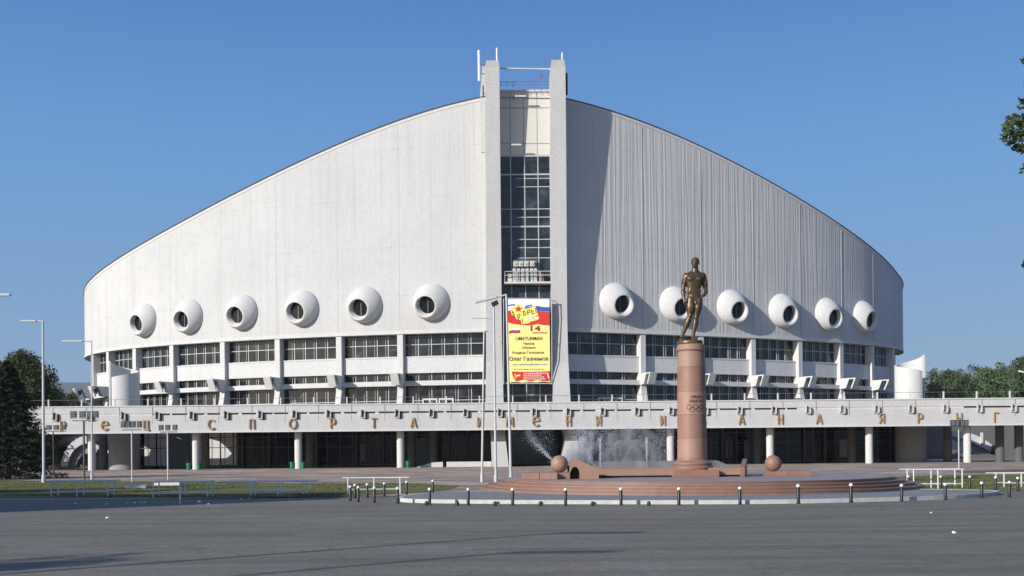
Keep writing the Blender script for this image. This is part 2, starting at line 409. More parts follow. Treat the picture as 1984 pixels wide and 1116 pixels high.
# ------------------------------------------------------------------ arena
ar = empty('sports_arena', (2, 133, 0), 'huge white concrete sports arena with two curved walls meeting at a tall twin pylon', 'building')
class Curve:
    def __init__(s, P0, P1, P2, P3, sign):
        s.sign = sign; pts = []
        for i in range(401):
            t = i/400; a = (1-t)**3; b = 3*t*(1-t)**2; c = 3*t*t*(1-t); d = t**3
            pts.append((a*P0[0]+b*P1[0]+c*P2[0]+d*P3[0], a*P0[1]+b*P1[1]+c*P2[1]+d*P3[1]))
        s.p = np.array(pts); seg = np.hypot(*np.diff(s.p, axis=0).T); s.s = np.concatenate([[0], np.cumsum(seg)]); s.L = s.s[-1]
    def at(s, q, off=0.0, z=0.0):
        x = np.interp(q, s.s, s.p[:, 0]); y = np.interp(q, s.s, s.p[:, 1]); T = s.tan(q); n = s.nor(T)
        return Vector((x, y, z))+n*off
    def tan(s, q):
        a = max(q-.4, 0); b = min(q+.4, s.L)
        t = Vector((np.interp(b, s.s, s.p[:, 0])-np.interp(a, s.s, s.p[:, 0]), np.interp(b, s.s, s.p[:, 1])-np.interp(a, s.s, s.p[:, 1]), 0)); return t.normalized()
    def nor(s, T): return Vector((T.y, -T.x, 0))*s.sign
    def N(s, q): return s.nor(s.tan(q))
    def find(s, x, y):
        u = ((x-PX)+K*(PY-y))/F
        r = s.p[:, 0]/s.p[:, 1]; i = int(np.argmin(r if s.sign < 0 else -r)); i = max(i, 1)
        rr = r[:i+1]; ss = s.s[:i+1]
        return float(np.interp(u, rr, ss)) if s.sign > 0 else float(np.interp(-u, -rr, ss))
CL = Curve((-2.5, 132.8), (-30, 136.5), (-64.5, 148), (-65.3, 172), -1)
CR = Curve((5.8, 132.8), (27, 141), (59.6, 152), (60.6, 172), 1)
topL = [(936, 188), (840, 214), (740, 245), (635, 288), (560, 324), (480, 365), (395, 407), (300, 458), (240, 497), (200, 522), (180, 538), (167, 556)]
topR = [(1097, 192), (1180, 215), (1250, 240), (1330, 270), (1400, 305), (1470, 342), (1550, 388), (1620, 430), (1680, 475), (1720, 510), (1738, 532)]
ZB = 16.4
def roofline(C, tab):
    S = []; Z = []
    for x, y in tab:
        q = C.find(x, y); D = C.at(q).y; S.append(q); Z.append(EYE+((PY-y)-K*(x-PX))/F*D)
    S = np.array(S); Z = np.array(Z)
    co = np.polyfit(S, Z, 4)
    smax = S[-1]
    def f(q):
        z = np.polyval(co, min(q, smax))
        return float(z-max(0, q-smax)*.15)
    return f
fL = roofline(CL, topL); fR = roofline(CR, topR)
def facade(C, f):
    n = 130; b = MB(); uvs = []
    for i in range(n):
        q = C.L*i/(n-1); zt = f(q)
        for j in range(5):
            z = ZB+(zt-ZB)*j/4; p = C.at(q); b.v.append((p.x, p.y, z)); uvs.append((q, z))
    b.f = [(i*5+j, (i+1)*5+j, (i+1)*5+j+1, i*5+j+1) for i in range(n-1) for j in range(4)]
    o = b.build('facade_wall', M['facade'] if C is CR else M['facade_left'], ar, smooth=True, uvs=uvs)
    # bottom rim, soffit, coping
    def strip(name, o0, o1, z0f, z1f, mat, q0=0, q1=None, m=90):
        q1 = C.L if q1 is None else q1
        k = MB()
        for i in range(m):
            q = q0+(q1-q0)*i/(m-1)
            for (o_, z_) in ((o0, z0f(q)), (o1, z0f(q)), (o1, z1f(q)), (o0, z1f(q))):
                p = C.at(q, o_); k.v.append((p.x, p.y, z_))
        k.f = [(i*4+a, (i+1)*4+a, (i+1)*4+(a+1) % 4, i*4+(a+1) % 4) for i in range(m-1) for a in range(4)]+[(0, 1, 2, 3), ((m-1)*4, (m-1)*4+3, (m-1)*4+2, (m-1)*4+1)]
        return k.build(name, mat, ar)
    strip('wall_rim', -2.9, .07, lambda q: ZB-.10, lambda q: ZB+.32, M['white_conc'])
    strip('roof_coping', -1.0, .14, lambda q: f(q), lambda q: f(q)+.11, M['roofing'])
    strip('roof_band', -.5, .05, lambda q: f(q)-.38, lambda q: f(q)-.004, M['white_conc'])
    strip('balcony_ledge', -1.5, -.08, lambda q: 9.95, lambda q: 10.5, M['white_conc'])
    strip('core_wall', -2.2, -1.7, lambda q: 5.3, lambda q: ZB-.12, M['dark'])
    return strip
sL = facade(CL, fL); sR = facade(CR, fR)
# roof surface: front curve ruled to the mirrored back curve
rb = MB(); rp = []
seq = [(CL, fL, CL.L*(1-i/60)) for i in range(61)]+[(CR, fR, CR.L*i/60) for i in range(61)]
for C, f, q in seq:
    p = C.at(q, -.4); rp.append((p.x, p.y, f(q)+.02))
for x, y, z in rp: rb.v.append((x, y, z))
for x, y, z in rp: rb.v.append((x, 350-y, z))
n = len(rp); rb.f = [(i, i+1, n+i+1, n+i) for i in range(n-1)]
rb.build('roof', M['roofing'], ar)
bw = MB()
for x, y, z in rp: bw.v += [(x, 350-y, 0), (x, 350-y, z-.02)]
bw.f = [(2*i, 2*i+2, 2*i+3, 2*i+1) for i in range(n-1)]
for i in (0, n-1):
    x, y, z = rp[i]; bw.quad((x, y, 0), (x, 350-y, 0), (x, 350-y, z-.02), (x, y, z-.02))
bw.build('rear_wall', M['white_conc'], ar)

finL = [775, 656, 536.5, 430, 331, 259, 207, 178]
finR = [1247, 1360, 1461, 1552, 1632, 1693, 1733]
def fins(C, pxs, f):
    qs = []
    for k, x in enumerate(pxs):
        q = C.find(x, 700); qs.append(q)
        T = C.tan(q); N_ = C.N(q); U = Vector((0, 0, 1))
        base = C.at(q)
        m = MB()
        hw = .37
        m.obox(base-N_*.80+U*((10.0+ZB-.1)/2), T*hw, N_*.73, U*((ZB-.1-10.0)/2))
        fin = m.build('column', M['white_conc'], ar, bevel=.03)
        # flared leg below
        prof = [(0.0, 10.0), (.05, 9.3), (.28, 8.4), (.75, 6.6), (-1.5, 6.6), (-1.5, 10.0)]
        m = MB(); m.prism([base+N_*a+U*z-T*hw for a, z in prof], T*2*hw); m.build('column_leg', M['white_conc'], ar)
        # lamp bracket
        if k < len(pxs)-(0 if C is CL else 1):
            prof = [(-.3, 9.9), (.95, 10.05), (1.55, 11.35), (-.3, 11.35)]
            m = MB(); m.prism([base+N_*a+U*z-T*(hw+.12) for a, z in prof], T*2*(hw+.12))
            br = m.build('bracket', M['white_conc'], ar, bevel=.02)
            m = MB()
            m.prism([base+N_*a+U*z-T*(hw+.12) for a, z in [(1.55, 11.2), (2.55, 11.2), (2.6, 11.36), (1.55, 11.36)]], T*2*(hw+.12))
            m.prism([base+N_*a+U*z-T*(hw+.12) for a, z in [(1.75, 9.95), (1.95, 9.95), (2.55, 11.196), (2.3, 11.196)]], T*2*(hw+.12))
            m.build('bracket_hood', M['white_conc'], br)
            m = MB(); m.obox(base+N_*1.75+U*10.75, T*.3, N_*.2, U*.3); m.build('floodlight', M['black'], br)
        # facade joint line above each column
        zt = f(q)-.6
        jw, jp = (.022, .012) if C is CL else (.06, .04)
        m = MB(); m.obox(base+U*((ZB+.35+zt)/2), T*jw, N_*jp, U*((zt-ZB-.35)/2)); m.build('joint_strip', M['facade_joint'], ar)
    return qs
qL = fins(CL, finL, fL); qR = fins(CR, finR, fR)
def band(C, q0, q1, off, z0, z1, th=None, m=8):
    b = MB()
    for i in range(m+1):
        q = q0+(q1-q0)*i/m
        if th is None:
            for z in (z0, z1): b.v.append(tuple(C.at(q, off, z)))
        else:
            for (o_, z) in ((off, z0), (off, z1), (off-th, z1), (off-th, z0)): b.v.append(tuple(C.at(q, o_, z)))
    if th is None: b.f = [(2*i, 2*i+2, 2*i+3, 2*i+1) for i in range(m)]
    else: b.f = [(i*4+a, (i+1)*4+a, (i+1)*4+(a+1) % 4, i*4+(a+1) % 4) for i in range(m) for a in range(4)]+[(0, 1, 2, 3), (m*4+3, m*4+2, m*4+1, m*4)]
    return b
def bays(C, qs, start):
    edges = [start]+qs
    rg = random.Random(3)
    for k in range(len(edges)-1):
        a = edges[k]+(.4 if k else 0); c = edges[k+1]-.4
        if c-a < .8: continue
        nm = 5 if c-a > 5.5 else max(2, int((c-a)/1.5))
        if k == 0: nm = 6 if C is CL else 5
        for lvl, (z0, z1, hz) in enumerate(((13.55, ZB-.12, 15.05), (10.52, 11.52, None), (6.3, 9.93, 8.15))):
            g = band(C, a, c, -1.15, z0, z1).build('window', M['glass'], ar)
            fr = MB()
            for j in range(1, nm):
                q = a+(c-a)*j/nm; T = C.tan(q); Nn = C.N(q)
                fr.obox(C.at(q, -1.10, (z0+z1)/2), T*.045, Nn*.04, Vector((0, 0, (z1-z0)/2)))
                # inner second glazing post
                fr.obox(C.at(q+.35, -1.12, (z0+z1)/2), T*.02, Nn*.03, Vector((0, 0, (z1-z0)/2)))
            if hz:
                b2 = band(C, a, c, -1.06, hz-.045, hz+.045, .06); n0 = len(fr.v); fr.v += b2.v; fr.f += [tuple(i+n0 for i in f_) for f_ in b2.f]
            b2 = band(C, a, c, -1.04, z0, z0+.09, .1); n0 = len(fr.v); fr.v += b2.v; fr.f += [tuple(i+n0 for i in f_) for f_ in b2.f]
            fr.build('frame', M['mullion'], g)
        band(C, a, c, -.60, 11.52, 13.4, .9).build('spandrel', M['white_conc'], ar)
        band(C, a, c, -.54, 13.402, 13.55, 1.0).build('window_sill', M['white_conc'], ar)
bays(CL, qL, 0.9); bays(CR, qR, 0.9)
# terrace doors seen above the parapet
for C, q in ((CL, CL.find(829, 770)), (CL, CL.find(861, 770)), (CR, CR.find(1178, 770)), (CR, CR.find(1200, 770))):
    T = C.tan(q); Nn = C.N(q); m = MB(); p = C.at(q, -.95)
    for dx in (-.85, 0, .85): m.obox(p+T*dx+Vector((0, 0, 7.25)), T*.09, Nn*.04, Vector((0, 0, .95)))
    m.obox(p+Vector((0, 0, 8.3)), T*.94, Nn*.04, Vector((0, 0, .10)))
    d = m.build('door', M['white_conc'], ar)
# portholes
def porthole(C, px, py, drop=.70):
    q = C.find(px, py); T = C.tan(q)*C.sign; Nn = C.N(q); U = Vector((0, 0, 1))
    D = C.at(q).y; z = EYE+((PY-py)-K*(px-PX))/F*D
    c = C.at(q, 0, z)
    prof = [(2.34, -.05), (2.35, .06), (2.32, .16), (2.24, .38), (2.08, .68), (1.86, .96), (1.62, 1.19), (1.45, 1.32), (1.36, 1.37), (1.25, 1.36), (1.18, 1.28), (1.14, 1.05), (1.14, .3)]
    lat = .50*(1-q/C.L); prof = [(a_*.965, b_) for a_, b_ in prof]
    m = MB(); n = 40
    tot = 1.37
    for r, h in prof:
        t = max(0, min(1, h/tot)); dz = -drop*t**1.3; tilt = .16*t
        for k in range(n):
            g = 2*math.pi*k/n
            hh = h+ r*math.sin(g)*tilt      # mouth tips slightly downwards
            m.v.append(tuple(c+T*(r*math.cos(g)+lat*C.sign*t**1.3)+U*(r*math.sin(g)+dz)+Nn*hh))
    mm = len(prof); m.f = [(i*n+k, i*n+(k+1) % n, (i+1)*n+(k+1) % n, (i+1)*n+k) for i in range(mm-1) for k in range(n)]
    o = m.build('round_window', M['white_conc'], ar, smooth=True)
    m = MB(); m.lathe([(1.135, 0), (1.135, .02)], c+Nn*.72-U*.36+T*lat*.55*C.sign, 28, T, U, Nn); m.build('glass', M['porthole_glass'], o)
    m = MB(); m.obox(c+Nn*.76-U*.36+T*lat*.55*C.sign, T*.035, Nn*.02, U*1.1); m.build('mullion', M['mullion_dark'], o)
for x, y in ((281, 620), (367, 613), (470, 604.5), (586, 596.5), (707, 590.5), (836, 585)): porthole(CL, x, y)
for x, y in ((1193, 583), (1308, 589), (1417, 595), (1515, 602), (1602, 609), (1672, 614)): porthole(CR, x, y)
# small dotted vent row above the first right porthole is left to the board marks

# pylons -------------------------------------------------
def pylon(tab, frontD, back):
    m = MB()
    for (y, x0, x1), D in zip(tab, frontD):
        a = P(x0, y, D); b = P(x1, y, D); z = (a.z+b.z)/2
        m.v += [(a.x, D, z), (b.x, D, z), (b.x, back, z), (a.x, back, z)]
    n = len(tab)
    m.f = [(i*4+a, (i+1)*4+a, (i+1)*4+(a+1) % 4, i*4+(a+1) % 4) for i in range(n-1) for a in range(4)]+[(0, 1, 2, 3), (n*4-1, n*4-2, n*4-3, n*4-4)]
    return m.build('pylon', M['pylon_conc'], ar)
fd = [130.2, 130.35, 130.9, 131.5, 131.75, 131.5, 130.3, 128.6, 128.3]
tL = [(117, 942, 966), (130, 940, 967.6), (300, 940.5, 969), (480, 941.5, 971), (620, 941.5, 972), (700, 941.5, 973.5), (776, 940.5, 975.5), (845, 951, 979), (906, 953, 986)]
tR = [(116, 1068.5, 1093), (130, 1066.5, 1095.5), (300, 1066, 1097), (480, 1067, 1098), (620, 1068, 1099), (700, 1070, 1101), (776, 1072.5, 1105.5), (845, 1096, 1119), (906, 1086, 1121)]
pl = pylon(tL, fd, 135.2); pr = pylon(tR, fd, 135.2)
# horizontal pour joints on pylons
def zz(y, D=131): return EYE+(PY-y)/F*D
jm = MB()
for y in (190, 245, 330, 420, 475, 560, 640, 700):
    for t in (tL, tR):
        x0 = np.interp(y, [a[0] for a in t], [a[1] for a in t]); x1 = np.interp(y, [a[0] for a in t], [a[2] for a in t]); D = np.interp(y, [a[0] for a in t], fd)-.004
        a = P(x0+.3, y, D); b = P(x1-.3, y, D); jm.box(a.x, b.x, D, D+.03, a.z-.014, a.z+.014)
jm.build('pylon_joint', M['facade_joint'], ar)
# fin standing behind the left pylon above the roof
m = MB(); a = P(931, 135, 134); b = P(941, 135, 134); c = P(933, 190, 134)
m.prism([(a.x+.25, 132.8, a.z), (b.x+.4, 132.8, a.z), (b.x+.4, 132.8, 38), (c.x-.1, 132.8, 38), (c.x-.15, 132.8, c.z)], (0, 1.5, 0)); m.build('roof_fin', M['pylon_conc'], ar)
# recess between pylons
D0 = 133.3
xl = P(966, 400, D0).x; xr = P(1070, 400, D0).x
ztop = P(1018, 178, D0).z; zg = P(1018, 300, D0).z
m = MB(); m.box(xl, xr, D0+.04, D0+.5, zg, ztop); pn = m.build('tower_panel', M['panel'], ar)
m = MB()
def X(px, y=300, D=D0): return P(px, y, D).x
for px in (989, 1015, 1041): m.box(X(px)-.035, X(px)+.035, D0+.02, D0+.06, zg, ztop)
for y in (209, 278): z = P(1018, y, D0).z; m.box(xl, xr, D0+.015, D0+.06, z-.05, z+.05)
m.build('panel_joint', M['grey_conc'], pn)
m = MB(); z = P(1018, 180, D0).z; m.box(xl, xr, D0-.12, D0+.55, ztop, ztop+.25); m.build('tower_coping', M['white_conc'], ar)
m = MB(); m.box(xl, xr, D0+.1, D0+.3, 0.2, zg); tg = m.build('tower_window', M['tower_glass'], ar)
m = MB()
for px in (989, 1016, 1042): m.box(X(px)-.06, X(px)+.06, D0, D0+.1, 6.3, zg)
m.build('frame', M['mullion'], tg)
m = MB()
for y, x0, th in ((302, 966, .10), (338, 966, .09), (346, 1000, .045), (362, 1000, .05), (405, 966, .05), (421, 1000, .05), (439, 966, .09), (464, 1000, .05), (480, 1000, .05), (500, 1000, .05), (620, 966, .06), (740, 966, .06), (765, 966, .05)):
    z = P(1018, y, D0).z; m = MB(); m.box(max(xl, X(x0)), xr, D0-.02, D0+.1, z-th, z+th); m.build('transom', M['mullion'], tg)
m = MB()
for y, x0, x1 in ((193, 999, 1020), (286, 990, 1010)):
    z = P(1018, y, D0).z; m.box(X(x0), X(x1), D0-1.4, D0-1.25, z-.09, z+.09); m.box(X(x0), X(x0)+.08, D0-1.3, D0, z-.05, z+.05)
m.build('strut', M['white_conc'], ar)
# balcony with loudspeakers
m = MB(); zb = P(1018, 548, 132.2).z; m.box(X(974)+.05, X(1068), 131.9, D0, zb-.12, zb+.10); bal = m.build('balcony', M['white_conc'], ar)
m = MB()
for y in (526, 533.5): z = P(1018, y, 132).z; m.tube([(X(974)+.1, 131.95, z), (X(1067), 131.95, z)], .055)
for px in (976, 998, 1020, 1044, 1066): m.tube([(X(px), 131.95, zb), (X(px), 131.95, P(1018, 526, 132).z)], .045)
m.build('railing', M['mullion'], bal)
for i, px in enumerate((996.5, 1004.8, 1013, 1021.5, 1030, 1037.5)):
    m = MB(); x = X(px, 540, 132.4); m.box(x-.19, x+.19, 132.2, 132.7, zb+.1, zb+1.72)
    o = m.build('loudspeaker', M['white_conc'], None, origin=(x, 132.45, zb+.1), bevel=.02)
    tag(o, ['slim white column loudspeaker, leftmost of the six standing on the tower balcony', 'slim white column loudspeaker, second from the left on the tower balcony', 'slim white column loudspeaker, third from the left on the tower balcony', 'slim white column loudspeaker, third from the right on the tower balcony', 'slim white column loudspeaker, second from the right on the tower balcony', 'slim white column loudspeaker, rightmost of the six standing on the tower balcony'][i], 'loudspeaker', 'white loudspeakers on the tower balcony')
    m = MB(); m.box(x-.13, x+.13, 132.185, 132.205, zb+.3, zb+1.5); g = m.build('grille', M['mullion'], o)
for i, px in enumerate((987, 1049)):
    m = MB(); x = X(px, 540, 132.4); m.box(x-.3, x+.3, 132.2, 132.8, zb+.1, zb+.6); m.box(x-.27, x+.27, 132.25, 132.75, zb+.62, zb+1.15)
    o = m.build('equipment_case', M['panel'] if i == 0 else M['granite_pale'], None, origin=(x, 132.5, zb+.1), bevel=.02)
    tag(o, ['beige equipment case at the left end of the tower balcony', 'pinkish equipment case at the right end of the tower balcony'][i], 'case', 'cases on the tower balcony')
zh = P(1012, 512, 132.6).z
m = MB(); m.box(X(992), X(1038), 132.75, 132.85, zh-.5, zh+.55); rk = m.build('horn_rack', M['mullion_dark'], None, origin=(X(1015), 132.8, zh-.5))
tag(rk, 'dark flat rack fixed behind the row of square horns', 'rack')
m = MB(); m.tube([(X(1015), 132.8, zh-1.5), (X(1015), 132.8, zh-.5)], .04); m.build('support', M['mullion'], rk)
for i, px in enumerate((997, 1007, 1017.5, 1029)):
    x = X(px); m = MB(); m.box(x-.27, x+.27, 132.3, 132.72, zh-.3, zh+.3); o = m.build('horn_loudspeaker', M['panel'], None, origin=(x, 132.5, zh), bevel=.03)
    m = MB(); m.lathe([(.22, 0), (.2, .03), (.08, .04), (.06, .12), (0.01, .12)], (x, 132.3, zh), 16, (1, 0, 0), (0, 0, 1), (0, -1, 0)); m.build('horn', M['mullion'], o)
    tag(o, 'square beige horn above the tower balcony, %s' % ['at the left end of the row', 'second from the left', 'second from the right', 'at the right end of the row, set apart'][i], 'loudspeaker', 'square horns above the tower balcony')
# top beam, rail, aerials
m = MB(); a = P(967, 132.5, 131.5); b = P(1067, 134, 131.5); m.tube([a, b], .10); m.build('cross_beam', M['white_conc'], ar)
m = MB()
for px in range(970, 1066, 12):
    m.tube([(X(px, 172, 132), 132.2, ztop+.2), (X(px, 172, 132), 132.2, ztop+.85)], .025)
m.tube([(X(967, 172, 132), 132.2, ztop+.85), (X(1067, 172, 132), 132.2, ztop+.85)], .035); m.tube([(X(967, 172, 132), 132.2, ztop+.5), (X(1067, 172, 132), 132.2, ztop+.5)], .02)
m.build('roof_rail', M['mullion_dark'], ar)
def rod(name, px, y0, y1, r, D, mat, label, cat):
    a = P(px, y1, D); b = P(px, y0, D); m = MB(); m.tube([(a.x, D, a.z), (a.x, D, b.z)], r); o = m.build(name, mat, None, origin=(a.x, D, a.z)); tag(o, label, cat); return o, a, b
o, a, b = rod('antenna', 928.5, 98, 157, .16, 131.6, M['cap'], 'long white panel aerial on the left side of the left pylon', 'aerial'); 
m = MB(); m.box(a.x, a.x+.7, 131.55, 131.65, a.z+.8, a.z+.9); m.box(a.x, a.x+.7, 131.55, 131.65, b.z-1.7, b.z-1.6); m.build('mounting_arm', M['mullion_dark'], o)
o, a, b = rod('antenna', 963, 93, 119, .10, 131.2, M['cap'], 'short white panel aerial on top of the left pylon', 'aerial')
m = MB(); m.tube([(a.x-.18, 131.2, a.z), (a.x-.18, 131.2, b.z+.3)], .03); m.build('mast', M['mullion_dark'], o)
o, a, b = rod('antenna', 1089.5, 102, 119, .09, 131.2, M['cap'], 'short white panel aerial on top of the right pylon', 'aerial')
m = MB(); m.tube([(a.x-.25, 131.2, a.z), (a.x-.25, 131.2, b.z+.2)], .03); m.build('mast', M['mullion_dark'], o)
o, a, b = rod('antenna', 1098, 142, 184, .13, 131.4, M['black'], 'dark aerial on the right side of the right pylon', 'aerial')
m = MB(); m.box(a.x-.4, a.x, 131.35, 131.45, a.z+.5, a.z+.6); m.box(a.x-.4, a.x, 131.35, 131.45, b.z-.7, b.z-.6); m.build('mounting_arm', M['mullion_dark'], o)
o, a, b = rod('antenna', 936, 166, 187, .10, 130.6, M['black'], 'small dark aerial low on the left side of the left pylon', 'aerial')
m = MB(); m.box(a.x, a.x+.4, 130.55, 130.65, a.z+.3, a.z+.38); m.build('mounting_arm', M['mullion_dark'], o)
o, a, b = rod('lightning_mast', 1049.5, 143, 178, .03, 132.2, M['mullion_dark'], 'thin dark mast with a small vane between the pylons', 'mast')
m = MB(); m.box(b.x-.18, b.x+.1, 132.15, 132.25, b.z-.6, b.z-.1); m.build('vane', M['mullion_dark'], o)

# ------------------------------------------------------------------ banner
bd = empty('banner', P(1024, 741, 130.75), 'tall yellow concert banner with red and blue flag waves hanging between the pylons', 'banner')
BD = 130.75
A_ = P(984, 579.5, BD); B_ = P(1066, 741, BD)
bx0, bx1, bz1, bz0 = A_.x, B_.x, A_.z, B_.z
def BP(u, v, e=0.0):
    return Vector((bx0+(bx1-bx0)*u, BD-e*.16, bz1+(bz0-bz1)*v))
M['b_yellow'] = simple('banner_yellow', (.86, .73, .16), .7, var=.05)
M['b_pale'] = simple('banner_pale_yellow', (.88, .76, .25), .7, var=.05)
M['b_red'] = simple('banner_red', (.60, .035, .02), .7, var=.06)
M['b_blue'] = simple('banner_blue', (.03, .09, .42), .7, var=.06)
M['b_white'] = simple('banner_white', (.80, .80, .79), .7, var=.04)
M['b_ink'] = simple('banner_ink', (.03, .012, .012), .7, var=.04)
M['b_dred'] = simple('banner_dark_red', (.35, .015, .02), .7, var=.04)
def grid(name, u0, u1, v0, v1, e, mat, nu=8, nv=30, f=None):
    m = MB()
    for j in range(nv+1):
        for i in range(nu+1):
            u = u0+(u1-u0)*i/nu; v = v0+(v1-v0)*j/nv
            if f: u, v = f(u, v)
            m.v.append(tuple(BP(u, v, e)))
    m.f = [(j*(nu+1)+i, j*(nu+1)+i+1, (j+1)*(nu+1)+i+1, (j+1)*(nu+1)+i) for j in range(nv) for i in range(nu)]
    return m.build(name, mat, bd)
def edge(u, v):
    if v >= .999: v = 1.0-.012*abs(math.sin(u*9.4))
    return u, v
grid('cloth', 0, 1, 0, 1, 0, M['b_pale'], 12, 40, edge)
def bpoly(name, pts, e, mat):
    m = MB()
    # fine columns so that flat areas follow the cloth
    ps = [Vector((u, v, 0)) for u, v in pts]; tr = tessellate_polygon([ps])
    m.add([BP(u, v, e) for u, v in pts], [tuple(t) for t in tr]); return m.build(name, mat, bd)
bpoly('white_field', [(0, 0), (.25, 0), (.5, 0), (.75, 0), (1, 0), (1, .05), (1, .10), (.75, .085), (.5, .10), (.25, .12), (0, .15), (0, .07)], .05, M['b_white'])
bpoly('blue_wave', [(.40, .10), (.6, .09), (.7, .085), (.85, .10), (1, .10), (1, .155), (.85, .15), (.7, .145), (.5, .15), (.40, .16)], .055, M['b_blue'])
bpoly('red_wave', [(0, .14), (.1, .13), (.3, .15), (.5, .155), (.7, .145), (.85, .152), (1, .157), (1, .24), (1, .32), (.85, .315), (.7, .30), (.55, .32), (.35, .31), (.15, .30), (0, .28), (0, .2)], .06, M['b_red'])
bpoly('emblem_ground', [(.06, .13), (.15, .07), (.3, .065), (.38, .12), (.5, .11), (.66, .085), (.72, .19), (.55, .20), (.75, .22), (.72, .25), (.55, .27), (.5, .29), (.33, .30), (.3, .25), (.2, .24), (.17, .20), (.09, .19)], .07, M['b_yellow'])
st = []
for k in range(10):
    g = math.pi/2+k*math.pi/5; r = .085 if k % 2 == 0 else .036
    st.append((.255+r*math.cos(g)*1.25, .12-r*math.sin(g)*.55))
bpoly('star', st, .085, M['b_red'])
m = MB()
def seg(pts, wdt, e=.09, mm=None):
    for (u0, v0), (u1, v1) in zip(pts[:-1], pts[1:]):
        a = BP(u0, v0, e); b = BP(u1, v1, e); t = (b-a).normalized(); n_ = Vector((-t.z, 0, t.x))*wdt*.5
        (mm or m).add([a-n_, b-n_, b+n_, a+n_], [(0, 1, 2, 3)])
for pts in ([(.1, .14), (.13, .19), (.17, .18)], [(.1, .165), (.15, .16)], [(.36, .15), (.38, .20), (.42, .19), (.4, .145), (.36, .15)], [(.22, .19), (.25, .24), (.29, .19), (.24, .18)], [(.46, .14), (.48, .19)], [(.46, .14), (.52, .13), (.53, .16), (.47, .17)], [(.56, .125), (.58, .18), (.64, .17)], [(.58, .15), (.62, .145)], [(.66, .11), (.68, .17)], [(.33, .24), (.36, .285)]): seg(pts, .09)
m.build('emblem_marks', M['b_ink'], bd)
m = MB()
for pts in ([(.41, .225), (.72, .19)], [(.44, .25), (.74, .215)], [(.41, .225), (.43, .265)], [(.5, .215), (.52, .255)], [(.6, .205), (.62, .24)]): seg(pts, .12)
m.build('emblem_bars', M['b_white'], bd)
m = MB(); seg([(0.0, .078), (.17, .066)], .16); seg([(.42, .09), (.58, .075)], .16); m.build('emblem_caption', M['b_blue'], bd)
for k, mt in enumerate(('b_white', 'b_blue', 'b_red')):
    z = .352+k*.018; bpoly('small_flag', [(.02, z+.012), (.1, z), (.2, z+.004), (.29, z), (.29, z+.018), (.2, z+.022), (.1, z+.018), (.02, z+.03)], .055, M[mt])
def text(s, name, mat, parent, org, ux, uz, height, width=None, align='CENTER', depth=.01, off=0.0, wrap=None):
    cu = bpy.data.curves.new(name, 'FONT'); cu.body = s; cu.size = 1; cu.align_x = 'LEFT'; cu.resolution_u = 3; cu.offset = off
    ob = bpy.data.objects.new('tmp', cu); COL.objects.link(ob); dg = bpy.context.evaluated_depsgraph_get(); dg.update()
    me = bpy.data.meshes.new_from_object(ob.evaluated_get(dg)); COL.objects.unlink(ob); bpy.data.objects.remove(ob)
    co = np.array([v.co[:] for v in me.vertices]); fs = [tuple(p.vertices) for p in me.polygons]; bpy.data.meshes.remove(me)
    x0, x1 = co[:, 0].min(), co[:, 0].max(); y0, y1 = co[:, 1].min(), co[:, 1].max()
    sy = height/(y1-y0); sx = (width/(x1-x0)) if width else sy
    m = MB(); ux = Vector(ux); uz = Vector(uz); org = Vector(org)
    for x, y, _ in co:
        a = (x-(x0+x1)/2)*sx; b = (y-y0)*sy
        m.v.append(tuple(wrap(a, b)) if wrap else tuple(org+ux*a+uz*b))
    m.f = fs
    return m.build(name, mat, parent)
BW = bx1-bx0; BH = bz1-bz0
def btext(s, u, v, h, wd, mat, off=.01, e=.10):
    c = BP(u, v, e); text(s, 'lettering', M[mat], bd, (c.x, BD-e*.16-.003, c.z), (1, 0, 0), (0, 0, 1), h*BH, wd*BW, off=off)
btext('14', .66, .385, .062, .24, 'b_dred', .03)
btext('сентября', .76, .420, .026, .36, 'b_dred', .02)
btext('UMATURMAN', .50, .494, .040, .64, 'b_ink', .02)
btext('Челси', .49, .548, .030, .26, 'b_ink', .02)
btext('Африка', .49, .602, .034, .32, 'b_ink', .02)
btext('Родион Газманов', .48, .661, .035, .76, 'b_ink', .015)
btext('Олег Газманов', .49, .739, .050, .94, 'b_ink', .02)
m = MB()
rg = random.Random(5)
def dashes(u0, u1, v, wdt, e=.09):
    u = u0
    while u < u1:
        l = rg.uniform(.015, .035); seg([(u, v), (min(u+l, u1), v)], wdt, e, m); u += l+rg.uniform(.006, .02)
dashes(.10, .92, .785, .13); m.build('small_print', M['b_blue'], bd)
m = MB(); dashes(.13, .86, .843, .08); m.build('small_print', M['b_ink'], bd)
bpoly('red_strip', [(.08, .865), (.3, .87), (.6, .87), (1, .865), (1, .93), (.98, .985), (.8, .98), (.7, .965), (.55, .985), (.35, .965), (.2, .985), (.14, .96), (.1, .92)], .07, M['b_red'])
m = MB()
for k, (u1) in enumerate((.95, .8, .86, .88)): dashes(.36, u1, .888+k*.023, .10)
seg([(.93, .885), (.97, .95)], .12); m.build('small_print', M['b_white'], bd)
m = MB(); seg([(.15, .895), (.17, .95)], .12); seg([(.15, .92), (.28, .91)], .18); m.build('emblem', M['b_yellow'], bd)
m = MB()
m.tube([P(980, 743, BD), P(1070, 743, BD)], .07); m.tube([P(980, 578, BD), P(1070, 579, BD)], .06)
m.tube([P(976, 578, BD), P(976, 745, BD)], .05); m.tube([P(1069, 579, BD), P(1069.5, 745, BD)], .05)
m.build('frame', M['mullion'], bd)
m = MB()
for y in (583, 662, 738): m.tube([P(970, y, 131.6), P(977, y, BD)], .04); m.tube([P(1069, y, BD), P(1075, y, 131.6)], .04)
m.build('stay', M['mullion_dark'], bd)

